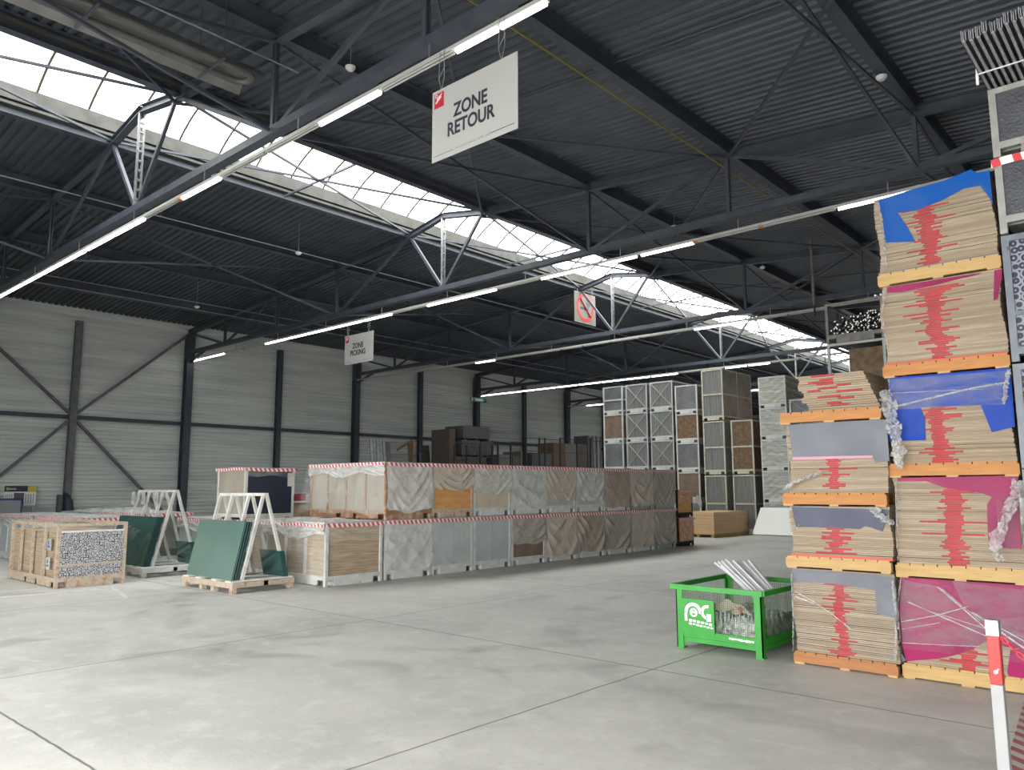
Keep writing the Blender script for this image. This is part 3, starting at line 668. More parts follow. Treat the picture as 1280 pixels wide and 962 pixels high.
mb.build('emblem', M['white'], t, label='worn white emblem painted on the bin')
mb = MB(); bx = ony(911, 795, GY0).x
for k in range(9): mb.box(bx + k * .03, bx + k * .03 + .024, GY0 + .001, GY0 + .0045, .148 + rd.uniform(-.004, .004) - .001 * k, .166 - .001 * k + rd.uniform(-.004, .004))
mb.build('painted_words', M['white'], t)
# contents: white profiles poking out, scrap wrap, a sheet of old board
g = 'white plastic profiles sticking out of the green bin'
M['upvc'] = mat('white_plastic_profile', (.95, .95, .98), .35, 0, (.8, .8, .85), 5)
for k in range(6):
    a = Vector((-3.50 + .02 * k - (k % 2) * .02, 7.62 + .045 * k, .56 + .012 * (k % 3))); b_ = Vector((-4.02 + .035 * k, 7.95 + .05 * k, .82 + .01 * (k % 3)))
    mb = MB().beam(a, b_, .066, .036).beam(a + Vector((0, 0, .02)), b_ + Vector((0, 0, .02)), .012, .03)
    solo(mb, 'plastic_profile', M['upvc'], 'short white plastic profile leaning out of the top of the green bin', 'profile', tuple(a), g)
for k in range(4):
    a = Vector((-3.75 + .05 * k, 8.15, .52)); b_ = Vector((-4.30 + .035 * k, 8.3 + .02 * k, .80 + .012 * k))
    solo(MB().tube([a, b_], .016, 8), 'plastic_pipe', M['upvc'], 'thin white pipe end leaning out of the far side of the green bin', 'pipe', tuple(a), 'white pipe ends in the green bin')
rd = random.Random(8)
def heap(u, v, hh, sd):
    return hh + .05 * math.sin(u * 9 + sd) * math.sin(v * 11 + sd) + .05 * rd.random()
mb = MB().grid(lambda u, v: (GX0 + .04 + (GX1 - GX0 - .08) * u, GY0 + .05 + (GY1 - GY0 - .1) * v, heap(u, v, .30, 1) if 0 < u < 1 and 0 < v < 1 else .14), 16, 18, smooth=False)
o = solo(mb, 'scrap_wrap', mat('scrap_film_and_foil', (.30, .33, .29), .3, .2, (.62, .62, .58), 14, .4, .6, bump=.8, bscale=25, col3=(.04, .07, .05), s3=9, lo3=.5, hi3=.6), 'crumpled clear wrap and scrap filling the green bin', 'packaging scrap', (-3.85, 8, .2)); o['kind'] = 'stuff'
mb = MB().grid(lambda u, v: (-3.98 + .48 * u, 7.50 + .04 * math.sin(6 * u) - .02 * v, .40 + .12 * v * (1 - .8 * (2 * u - 1) ** 2) + .015 * math.sin(17 * u)), 16, 8)
solo(mb, 'cardboard_scrap', mat('torn_beige_card', (.55, .47, .36), .8, 0, (.35, .1, .1), 9, .6, .66), 'torn beige card pressed against the front mesh of the green bin', 'cardboard', (-3.75, 7.55, .4))
rd = random.Random(4)
for k in range(16):
    front = k < 11
    x = -3.94 + .042 * k if front else GX1 - .09; y = 7.52 + .02 * rd.random() if front else 7.62 + .12 * (k - 11)
    z = .23 + .04 * rd.random(); h = .15
    mb = MB().tube([(x, y, z), (x, y, z + h * .55), (x, y, z + h * .75), (x, y, z + h)], [.017, .017, .007, .006], 8)
    solo(mb, 'plastic_bottle', film('bottle_plastic', (.85, .88, .86), .35, .7, .05, 20, .2, 30) if k == 0 else bpy.data.materials['bottle_plastic'], 'small clear bottle seen through the mesh of the green bin', 'bottle', (x, y, z), 'clear bottles inside the green bin')

# ================================================================== barrier post with chain (right foreground)
PX, PY = -.855, 4.5
M['redpaint'] = mat('post_red_paint', (.75, .02, .015), .35, 0, (.62, .02, .02), 6, col3=(.72, .70, .70), s3=16, lo3=.62, hi3=.66)
M['whitepaint'] = mat('post_white_paint', (.44, .44, .45), .4, 0, (.36, .36, .39), 9, .5, .75, stretch=(1, 1, .4))
t = thing('barrier_post', 'square red and white painted barrier post in the right foreground', 'post', (PX, PY, 0))
hw = .027
o = MB().box(PX - hw, PX + hw, PY - hw, PY + hw, .012, .70).build('lower_shaft', M['whitepaint'], t, label='scuffed white lower part')
o2 = MB().box(PX - hw, PX + hw, PY - hw, PY + hw, .70, 1.0).build('red_shaft', M['redpaint'], t, label='chipped red upper part')
o3 = MB().box(PX - hw - .001, PX + hw + .001, PY - hw - .001, PY + hw + .001, .93, .995).box(PX - hw, PX + hw, PY - hw, PY + hw, .995, 1.003).build('worn_top', M['galv'], t)
MB().box(PX - .08, PX + .08, PY - .08, PY + .08, 0, .012).build('foot_plate', M['galv'], t)
for q in (o, o2):
    bv = q.modifiers.new('bevel', 'BEVEL'); bv.width = .004; bv.segments = 2
# sagging chain of links
t = thing('barrier_chain', 'red and white plastic chain sagging from the barrier post', 'chain', (PX, PY, .9))
p0 = Vector((PX + hw, PY, .93)); p1 = Vector((PX + .9, PY + .1, .90)); nl = 28
def cat(s): p = p0.lerp(p1, s); p.z -= .42 * 4 * s * (1 - s) * .6; return p
for i in range(nl):
    c = cat((i + .5) / nl); d = (cat((i + 1) / nl) - cat(i / nl)).normalized()
    sd = d.cross(Vector((0, 0, 1))).normalized(); nn = sd if i % 2 else d.cross(sd)
    pts = [c + d * (.021 * math.cos(a)) + nn * (.010 * math.sin(a)) for a in [2 * math.pi * k / 12 for k in range(13)]]
    MB().tube(pts, .0032, 6, cap=False).build('link', M['red'] if i < 7 else M['white'], t)
# striped marking on the floor at the right edge
P0, P1, P2, P3 = (-1.06, 5.3, .003), (-.86, 5.3, .003), (-1.1, 7.0, .003), (-1.25, 7.0, .003)
mb = MB().poly([(-1.02, 5.2, .002), (-.88, 5.2, .002), (-1.08, 7.3, .002), (-1.22, 7.3, .002)], (0, 0, .001))
solo(mb, 'floor_tape', stripes('floor_tape_stripes', (.45, .43, .42), (.30, .09, .09), .17, (.8, 1, 0)), 'worn red and white striped tape on the floor behind the barrier post', 'floor tape', (-1.05, 6, 0))

ALB = 1.4

# ================================================================== long steel crates
M['rust'] = mat('rusty_pale_steel', (.36, .31, .245), .65, .0, (.29, .18, .11), 22, .50, .70, col3=(.30, .13, .07), s3=7, lo3=.58, hi3=.72)
M['rusty'] = mat('rust_brown_steel', (.22, .115, .065), .7, 0, (.34, .25, .17), 7, .5, .66)
M['palef'] = mat('pale_grey_frame', (.50, .51, .49), .55, .1, (.40, .41, .40), 6, col3=(.30, .20, .13), s3=10, lo3=.68, hi3=.76)
M['greyf'] = mat('grey_green_frame', (.30, .32, .31), .5, .2, (.22, .24, .235), 6)
M['oldf'] = mat('weathered_cream_frame', (.44, .43, .36), .6, 0, (.36, .345, .28), 6, col3=(.28, .17, .09), s3=9, lo3=.64, hi3=.72)
M['p_blue'] = mat('blue_grey_panel', (.36, .395, .40), .45, .1, (.31, .345, .355), 2)
M['p_beige'] = mat('beige_board_panel', (.43, .37, .29), .7, 0, (.36, .31, .24), 3, stretch=(1, 1, .3))
M['p_oran'] = mat('orange_brown_board', (.50, .27, .10), .6, 0, (.40, .2, .07), 2.5, stretch=(1, 1, 5))
M['p_grey'] = mat('dark_grey_sheets', (.105, .11, .115), .55, .2, (.15, .155, .155), 3)
M['p_dark'] = mat('dark_brown_board', (.12, .085, .06), .7, 0, (.17, .12, .09), 4)
M['load_br'] = mat('stacked_brown_sections', (.22, .165, .11), .75, 0, (.35, .28, .20), 3, stretch=(.7, 1, 22), detail=6)
M['load_gr'] = mat('stacked_grey_sections', (.12, .125, .13), .5, .2, (.22, .225, .23), 3, stretch=(22, 22, .3))
M['load_ve'] = mat('vertical_grey_sheets', (.10, .105, .105), .5, .2, (.2, .2, .195), 4, .4, .6, stretch=(14, 14, .2))
M['load_wo'] = mat('brown_board_load', (.155, .10, .055), .7, 0, (.085, .055, .035), 9)
M['xframe'] = mat('zinc_cross_frame', (.46, .475, .47), .5, .2, (.38, .39, .39), 6)
M['p_beige_dim'] = mat('beige_panel_dimmed', (.27, .245, .205), .7, 0, (.23, .205, .17), 3, stretch=(1, 1, .3))  # beige panel copy, colour darkened to offset strong light on side faces
M['p_side'] = mat('weathered_side_panel', (.27, .27, .25), .5, .1, (.20, .205, .19), 3)
M['tape'] = stripes('red_white_tape', (.80, .77, .75), (.62, .07, .11), .105, (0, 1, .55))
M['tapex'] = stripes('red_white_tape_x', (.80, .77, .75), (.62, .07, .11), .105, (1, 0, .55))
M['f_clear'] = film('clear_cover_film', (.62, .61, .58), .06, .3, .12, 2.5, .6, 7)
M['f_grey'] = film('grey_cover_film', (.52, .52, .50), .55, .9, .14, 2.5, .6, 7)
M['f_beige'] = film('beige_cover_film', (.42, .375, .32), .82, .97, .14, 2.5, .6, 7)
M['f_taupe'] = film('taupe_cover_film', (.33, .30, .265), .85, .97, .14, 2.5, .7, 7)
M['f_brown'] = film('brown_cover_film', (.31, .255, .215), .88, .98, .14, 2.5, .7, 7)
M['f_oran'] = film('peach_cover_film', (.50, .30, .19), .85, .97, .14, 2.5, .7, 7)
M['f_top'] = film('whitish_top_film', (.50, .50, .485), .6, .95, .2, 6, .8, 9)
def drape(t, x, y0, y1, z1, z0, mt, seed, swag=.05, sag=.0, clear=0, name='plastic_cover', w_out=.03):
    """film hanging over the end of a crate: taut at the top corners, swags falling to the bottom"""
    rd = random.Random(seed); ph = [rd.uniform(0, 6.28) for _ in range(8)]; fr = rd.uniform(17, 24); sk = rd.uniform(.8, 1.5)
    def f(u, v):
        c = abs(2 * u - 1)
        s_ = v + sk * .35 * c * c * 1.1                                  # swag lines fall towards the middle
        w1 = 1 - abs(math.sin(.5 * fr * s_ + 1.6 * math.sin(4 * u + ph[0]) + ph[6])) ; d = swag * 1.15 * w1 ** 1.6 * (1 - c ** 6) * min(1, v * 3 + .15) * (.5 + .5 * math.sin(5 * u + 4 * v + ph[7]))
        d += .010 * (1 - abs(math.sin(7 * u + 5 * v + ph[1]))) ** 3 + .010 * (1 - abs(math.sin(9 * u - 6 * v + ph[2]))) ** 3 + .006 * math.sin(15 * u + 7 * v + ph[3])
        zb = z0 + sag * (1 - (2 * u - 1) ** 2) * -1 + .02 * math.sin(11 * u + ph[4])
        d *= min(1, v * 5); return (x + w_out + d * .8, y0 + (y1 - y0) * (u + .01 * math.sin(6 * v + ph[5])), z1 + (zb - z1) * v)
    return MB().grid(f, 40, 34).build(name, mt, t)
def sdrape(t, y, x0, x1, z1, z0, mt, seed, swag=.03, name='side_cover', sag=0):
    rd = random.Random(seed); ph = [rd.uniform(0, 6.28) for _ in range(6)]
    def f(u, v):
        d = swag * (math.sin(14 * (v + .4 * abs(math.sin(3.14 * u * 2))) + ph[0]) + .6 * math.sin(17 * u + ph[1]))
        zb = z0 + .04 * math.sin(6.3 * u * 2 + ph[2]) - sag * math.sin(3.14 * u)
        return (x0 + (x1 - x0) * u, y - .03 - abs(d), z1 + (zb - z1) * v)
    return MB().grid(f, 50, 16).build(name, mt, t)
def crate(x0, x1, y0, y1, z0, z1, fr, label, end=None, side=None, load=None, slats=3, seam=False, mid=False, cross=False, endmid=0, group=None, base=.10, name='steel_crate', pw=.055, slot=True, eface='x'):
    """open steel transport crate. eface 'x': narrow end looks along +x; 'y': narrow end looks towards -y"""
    t = thing(name, label, 'crate', ((x0 + x1) / 2, (y0 + y1) / 2, z0), group)
    mb = MB(); w_ = pw
    for x in (x0, x1 - w_):
        for y in (y0, y1 - w_): mb.box(x, x + w_, y, y + w_, z0, z1)
    e = .05
    zb0, zb1 = z0 + base, z0 + base + .07
    for za, zb in ((z1 - e, z1), (zb0, zb1)):
        mb.box(x0 + w_, x1 - w_, y0, y0 + .03, za, zb).box(x0 + w_, x1 - w_, y1 - .03, y1, za, zb)
        mb.box(x0, x0 + .03, y0 + w_, y1 - w_, za, zb).box(x1 - .03, x1, y0 + w_, y1 - w_, za, zb)
    if eface == 'x':
        for i in range(1, slats + 1):
            x = x0 + (x1 - x0) * i / (slats + 1); mb.box(x - .022, x + .022, y0 - .012, y0 + .03, zb1, z1 - e).box(x - .02, x + .02, y1 - .03, y1, zb1, z1 - e)
        if endmid: mb.box(x1 - .01, x1 + .012, y0 + .02, y1 - .02, z0 + endmid, z0 + endmid + .03)
    else:
        for i in range(1, slats + 1):
            y = y0 + (y1 - y0) * i / (slats + 1); mb.box(x1 - .03, x1 + .004, y - .025, y + .025, zb1, z1 - e)
        if mid: mb.box(x0 + .02, x1 - .02, y0 - .006, y0 + .03, (z0 + z1) / 2 - .02, (z0 + z1) / 2 + .04).box(x1 - .03, x1 + .003, y0, y1, (z0 + z1) / 2 - .02, (z0 + z1) / 2 + .04)
        if cross:
            mb.beam((x0 + .05, y0 - .012, zb1), (x1 - .05, y0 - .012, z1 - .04), .012, .04, up=(0, 1, 0)).beam((x1 - .05, y0 - .018, zb1), (x0 + .05, y0 - .018, z1 - .04), .012, .04, up=(0, 1, 0))
    mb.build('frame', fr, t)
    mb = MB(); bw = .2
    if eface == 'x':
        mb.box(x0 + .005, x1 - .002, y0 + bw, y1 - bw, z0, zb0); fx = (x1 - x0) / 3.4
        mb.box(x0, x0 + fx, y0 + .002, y1 - .002, z0 + .03, zb0 + .02) if False else None
        for a, b_ in ((x0 + .05, x0 + .9), (x0 + 1.05, x0 + 1.45), (x1 - .9, x1 - .25)):
            if b_ < x1: mb.box(a, b_, y0 + .004, y0 + .03, z0 + .012, zb0 + .01)
    else:
        mb.box(x0 + bw, x1 - bw, y0 + .002, y1 - .005, z0, zb0)
    mb.box(x0 + .02, x1 - .02, y0 + .03, y1 - .03, zb0 - .005, zb0 + .02)
    mb.build('base', fr, t)
    if load: MB().box(x0 + .035, x1 - .03, y0 + .035, y1 - .035, zb0 + .02, z1 - .06).build('load', load, t)
    if end:
        mb = MB()
        if eface == 'x':
            if seam:
                ym = (y0 + y1) / 2; mb.box(x1 - .028, x1 - .008, y0 + w_, ym - .005, zb1, z1 - e).box(x1 - .028, x1 - .008, ym + .005, y1 - w_, zb1, z1 - e)
            else: mb.box(x1 - .028, x1 - .012, y0 + w_, y1 - w_, zb1, z1 - e)
        else: mb.box(x0 + w_, x1 - w_, y0 + .012, y0 + .028, zb1, z1 - e)
        mb.build('end_panel', end, t)
    if side:
        mb = MB()
        if eface == 'x': mb.box(x0 + w_, x1 - w_, y0 + .01, y0 + .026, zb1, z1 - e)
        else: mb.box(x1 - .028, x1 - .012, y0 + w_, y1 - w_, zb1, z1 - e)
        mb.build('side_panel', side, t)
    return t
def tape_end(t, x, y0, y1, z, seed=0, w_=.065):
    MB().grid(lambda u, v: (x + .05 + .006 * math.sin(8 * u), y0 + (y1 - y0) * u, z - w_ + w_ * v - .012 * math.sin(3.14 * u)), 24, 1).build('barrier_tape', M['tape'], t)
def tape_side(t, y, x0, x1, z, w_=.06, sag=.01):
    MB().grid(lambda u, v: (x0 + (x1 - x0) * u, y - .055, z - w_ + w_ * v - sag * math.sin(6.3 * u)), 30, 1).build('barrier_tape', M['tapex'], t)
def topfilm(t, x0, x1, y0, y1, z, mt=None, seed=1, h=.03):
    rd = random.Random(seed); ph = rd.uniform(0, 6)
    MB().grid(lambda u, v: (x0 - .02 + (x1 - x0 + .06) * u, y0 - .03 + (y1 - y0 + .06) * v, z + .004 + h * .5 * (1 + math.sin(11 * u + ph) * math.sin(7 * v + 9 * u + ph)) * math.sin(3.14 * min(max(u, .02), .98)) * math.sin(3.14 * min(max(v, .02), .98))), 36, 16).build('top_film', mt or M['f_top'], t)
XF = -11.4; L_ = 2.45; PB = 1.1655; Y0 = 9.26
gB, gT = 'covered crates of the long row, bottom layer', 'covered crates of the long row, top layer'
# corner crate (lower, left end of the row)
c = crate(XF - 2.5, XF, 7.97, 9.2, 0, 1.08, M['palef'], 'corner crate of the long row, brown layered load showing, clear film over its top', end=None, load=M['load_br'], slats=3, group=gB)
MB().box(XF - 2.44, XF - .06, 8.0, 8.03, .17, 1.0).build('side_load_face', M['load_br'], c) if False else None
drape(c, XF, 8.0, 9.2, 1.08, .80, M['f_clear'], 3, .04, sag=.05)
sdrape(c, 7.97, XF - 2.5, XF, 1.09, .86, M['f_top'], 4, .03, sag=.06); sdrape(c, 7.97, XF - 2.5, XF, .9, .15, M['f_clear'], 14, .01, name='side_film')
topfilm(c, XF - 2.5, XF, 7.97, 9.2, 1.08, h=.09, seed=2); tape_end(c, XF, 7.95, 9.2, 1.07); tape_side(c, 7.97, XF - 2.5, XF, 1.06)
MB().box(XF - .75, XF - .35, 7.93, 7.936, .27, .52).build('document_pouch', M['wrap2'], c)
bot = [  # label, frame, end panel, seam, film, bottom z of film, swag, sag
 ('bottom crate of blue grey panels beside the corner crate, whitish film drawn over it', 'p_blue', 1, 'f_grey', .17, .03, 0, 'palef'),
 ('bottom crate of blue grey panels under the orange panelled crate', 'p_blue', 1, 'f_clear', .15, .03, 0, 'palef'),
 ('bottom crate of bare blue grey panels with tape only', 'p_blue', 1, None, 0, 0, 0, 'palef'),
 ('bottom crate with a taupe film ending above a dark brown panel', 'p_dark', 0, 'f_taupe', .48, .05, .05, 'palef'),
 ('bottom crate in beige film, bright glint at its left edge', 'p_beige', 0, 'f_beige', .12, .05, 0, 'palef'),
 ('bottom crate in brown film with the deepest swags', 'p_beige', 0, 'f_brown', .14, .11, 0, 'palef'),
 ('bottom crate in grey taupe film under the brown covered crate', 'p_grey', 0, 'f_taupe', .14, .08, 0, 'palef'),
 ('bottom crate in tight olive beige wrap, second from the row end', 'p_beige', 0, 'f_beige', .12, .02, 0, 'palef'),
 ('last bottom crate of the long row, draped in taupe film', 'p_grey', 0, 'f_taupe', .12, .07, 0, 'greyf')]
for k, (lab, pan, seam, fl, zb, sw, sg, frm) in enumerate(bot):
    y0 = Y0 + k * PB; y1 = y0 + PB - .03
    c = crate(XF - L_, XF, y0, y1, 0, 1.08, M[frm], lab, end=M[pan], seam=bool(seam), slats=0, group=gB)
    if fl: drape(c, XF, y0, y1, 1.08, zb, M[fl], 20 + k, sw, sag=sg)
    tape_end(c, XF, y0 - .01, y1 + .03, 1.075)
    MB().box(XF - .3, XF + .03, y0 - .01, y1 + .01, 1.08, 1.085).build('top_film', M['f_top'], c)
topr = [
 ('top crate at the left end, rusty frame, film over beige side panels', 'p_beige', 0, 'f_grey', .22, .03, .1, 'rusty'),
 ('top crate with a bare orange brown panel below sagging tan film', 'p_oran', 0, 'f_beige', .62, .03, .10, 'rust'),
 ('top crate in grey brown film showing a tan lower panel', 'p_beige', 0, 'f_grey', .50, .03, .05, 'palef'),
 ('top crate of blue grey panels under whitish film with bright glints', 'p_blue', 1, 'f_grey', .14, .04, 0, 'palef'),
 ('top crate in smooth beige film with its grey foot showing', 'p_blue', 1, 'f_beige', .30, .03, .03, 'palef'),
 ('top crate in grey beige film beside the smooth beige covered one', 'p_blue', 1, 'f_grey', .28, .05, .03, 'palef'),
 ('top crate fully covered in dull brown film', 'p_beige', 0, 'f_brown', .08, .05, 0, 'palef'),
 ('top crate in light beige film, next to last of the top layer', 'p_beige', 0, 'f_beige', .10, .05, 0, 'greyf'),
 ('last top crate of the long row, taupe film with a white glint', 'p_grey', 0, 'f_taupe', .12, .05, 0, 'greyf')]
for k, (lab, pan, seam, fl, zb, sw, sg, frm) in enumerate(topr):
    y0 = Y0 + k * PB; y1 = y0 + PB - .03; z0 = 1.09
    c = crate(XF - L_, XF, y0, y1, z0, 2.15, M[frm], lab, end=M[pan], seam=bool(seam), slats=3 if k == 0 else 0, group=gT, side=M['p_beige_dim'] if k == 0 else None)
    drape(c, XF, y0, y1, 2.15, z0 + zb, M[fl], 40 + k, sw, sag=sg)
    tape_end(c, XF, y0 - .01, y1 + .03, 2.15)
    MB().box(XF - 1.5, XF + .03, y0 - .01, y1 + .01, 2.15, 2.155).build('top_film', M['f_top'], c)
    if k == 0:
        sdrape(c, y0, XF - L_, XF, 2.16, 1.95, M['f_top'], 44, .02, sag=.04); tape_side(c, y0, XF - L_, XF, 2.15)
        sdrape(c, y0, XF - L_, XF, 2.0, 1.2, M['f_clear'], 45, .008, name='side_film')
        mb = MB().grid(lambda u, v: (XF - L_ - .02 - .42 * u * v, y0 - .02 + .05 * math.sin(7 * u), 2.13 - .93 * v + .03 * math.sin(9 * u)), 8, 14); mb.build('hanging_film', M['f_clear'], c)
# two small orange crates at the far end of the row
for z0, z1, lab, zb in ((0, .80, 'lower peach covered crate on black legs at the far end of the row', .16), (.82, 1.6, 'upper peach covered crate with a bare orange panel at the far end of the row', .42)):
    c = crate(XF - 1.6, XF, 19.86, 20.75, z0, z1, M['black'], lab, end=M['p_oran'], slats=0, group='small orange crates at the row end', base=.06, pw=.05)
    drape(c, XF, 19.88, 20.73, z1, z0 + zb, M['f_oran'], 61 + int(z0 * 10), .04); tape_end(c, XF, 19.84, 20.76, z1)
    topfilm(c, XF - 1.6, XF, 19.86, 20.75, z1, h=.04)
mb = MB().grid(lambda u, v: (XF + .03 + .05 * math.sin(4 * v), 20.76 + .55 * math.sin(1.5 * v) * (.3 + .7 * u), 1.62 - .62 * v * (.5 + .5 * u)), 10, 12)
solo(mb, 'plastic_cover', M['f_grey'], 'loose whitish film flying off the upper peach covered crate', 'plastic film', (XF, 20.8, 1.6))

# ================================================================== wire crate of hollow profiles (left foreground)
M['honey_l'] = honey('profile_ends_silver', (.06, .06, .075), (.50, .50, .52), 24)
c = crate(-17.27, -14.76, 4.87, 6.02, 0, 1.08, M['rust'], 'rusty open crate packed with silver hollow profiles at the left', slats=3, group=None, endmid=.36)
t = thing('profile_bundle', 'silver hollow profiles filling the rusty crate, ends like honeycomb', 'profiles', (-16, 5.4, .13))
MB().box(-17.2, -14.78, 4.93, 5.96, .13, .93).build('profiles', [M['load_br']], t)
MB().box(-14.781, -14.768, 4.93, 5.96, .13, .93).build('profile_ends', M['honey_l'], t, label='silver honeycomb ends')
MB().box(-14.79, -14.762, 4.92, 5.97, .93, .955).build('wrap_edge', M['white'], t)
for zz, hh, mt in ((.62, .2, M['signw']), (.3, .2, M['f_grey'])):
    solo(MB().box(-15.2, -15.03, 4.855, 4.862, zz, zz + hh).box(-15.17, -15.06, 4.852, 4.856, zz + hh * .25, zz + hh * .4, 1).box(-15.15, -15.10, 4.852, 4.856, zz + hh * .5, zz + hh * .85, 1), 'crate_label', [mt, mat('label_blue_%d' % int(zz * 10), (.05, .09, .4), .5)], 'white and blue paper label on the rusty crate side' if zz > .5 else 'faded lower paper label on the rusty crate side', 'label', (-15.1, 4.86, zz))
# covered crates behind it
def covered(x0, x1, y0, y1, z0, z1, fr, lab, fl='f_grey', tape=True, seed=1, end=None, h=.06, **k):
    c = crate(x0, x1, y0, y1, z0, z1, M[fr], lab, end=M[end] if end else None, side=M['p_blue'] if end else None, **k)
    topfilm(c, x0, x1, y0, y1, z1, seed=seed, h=h); drape(c, x1, y0, y1, z1, z0 + .35, M[fl], seed, .03)
    sdrape(c, y0, x0, x1, z1, z0 + .75 * (z1 - z0), M['f_top'], seed, .02)
    if tape: tape_side(c, y0, x0, x1, z1); tape_end(c, x1, y0, y1, z1)
    return c
g = 'film covered crates near the left wall'
covered(-20.0, -17.5, 6.15, 7.3, 0, 1.08, 'palef', 'blue grey covered crate at the left edge, behind the rusty profile crate', seed=71, end='p_blue', group=g)
covered(-22.7, -20.15, 6.15, 7.3, 0, 1.08, 'palef', 'covered crate cut by the left edge of the picture', seed=72, end='p_blue', group=g)
covered(-20.3, -17.8, 7.55, 8.7, 0, 1.13, 'palef', 'crate under clear film right behind the nearer glass rack', seed=73, end='p_grey', fl='f_clear', group=g, h=.12)
covered(-23.1, -20.5, 7.7, 8.85, 0, 1.10, 'palef', 'crate under clear film below the wall poster', seed=74, end='p_grey', fl='f_clear', tape=False, group=g, h=.14)
covered(-17.6, -15.1, 8.3, 9.45, 0, 1.04, 'greyf', 'crate under the dark navy open crate, tape along its top', seed=75, end='p_grey', group=g)
covered(-26.5, -24.0, 9.3, 10.4, 0, 1.15, 'greyf', 'grey covered crate standing near the wall column by the poster', seed=76, end='p_grey', tape=False, group=g)
# navy crate on top
M['navy'] = mat('navy_interior_sheet', (.012, .018, .035), .5)
c = crate(-15.75, -15.10 + .5, 8.22, 9.36, 1.05, 2.1, M['palef'], 'open crate with a dark navy face on top of the covered crates', end=M['navy'], side=M['p_beige_dim'], slats=0, base=.04)
tape_end(c, -14.6, 8.2, 9.38, 2.1); tape_side(c, 8.22, -15.75, -14.6, 2.1); drape(c, -14.6, 8.22, 9.36, 2.1, 1.93, M['f_clear'], 80, .02)
MB().box(-14.58, -14.57, 9.18, 9.34, 1.72, 2.0).build('film_corner', M['f_grey'], c)
covered(-15.0, -13.95 - .02, 9.5, 12.4, 0, 1.05, 'rusty', 'low taped crate between the navy crate and the long row', seed=77, end='p_dark', fl='f_clear', group=g, h=.03)
# boxes with red crosses on a shelf crate between the glass racks
c = crate(-19.6, -17.1, 9.6, 11.0, 0, .78, M['rust'], 'low rusty crate of brown sections between the two glass racks', load=M['load_br'], slats=2)
M['mirror'] = mat('grey_panel_carton', (.22, .25, .25), .4, 0, (.16, .18, .19), 3)
M['cross'] = mat('red_print', (.5, .06, .05), .6)
for k in range(4):
    x = -17.3; y = 9.62 + .34 * k
    t = thing('carton', 'grey carton with a red and white printed window between the glass racks', 'carton', (x, y, .8), 'grey cartons on the low rusty crate')
    MB().box(x - .5, x, y, y + .31, .80, 1.16).build('box', M['mirror'], t)
    if k != 2: 
        MB().box(x + .001, x + .004, y + .05, y + .26, .84, 1.12).build('white_window', M['signw'], t)
        MB().box(x + .005, x + .008, y + .05, y + .13, .84, .97).box(x + .005, x + .008, y + .16, y + .26, .88, 1.0).box(x + .005, x + .008, y + .05, y + .24, 1.03, 1.08).box(x + .005, x + .008, y + .14, y + .17, .84, 1.12).build('red_print', M['cross'], t)
solo(MB().grid(lambda u, v: (-17.75 - .4 * u, 9.75 + .95 * v, 1.17 + .20 * math.sin(3.14 * u) * (1 if .05 < v < .95 else .2) + .02 * math.sin(20 * v)), 10, 16), 'dust_cloth', mat('grey_green_cloth', (.20, .24, .23), .8), 'grey green cloth bunched on the cartons between the glass racks', 'cloth', (-17.9, 10, 1.2))
c = crate(-21.5, -19.9, 11.3, 13.4, 0, 1.32, M['greyf'], 'grey crate with black and dark red boxes beyond the glass racks', slats=1, load=M['p_dark'])
for k in range(4):
    solo(MB().box(-20.6, -19.95, 11.45 + k * .46, 11.45 + k * .46 + .36, 1.33, 1.52).box(-19.95, -19.94, 11.5 + k * .46, 11.45 + k * .46 + .3, 1.36, 1.44), 'dark_box', M['navy'] if k % 2 == 0 else mat('dark_red_box_%d' % k, (.16, .015, .03), .5), 'small dark box on the grey crate beyond the glass racks', 'box', (-20.3, 11.6 + k * .46, 1.33), 'dark boxes beyond the glass racks')

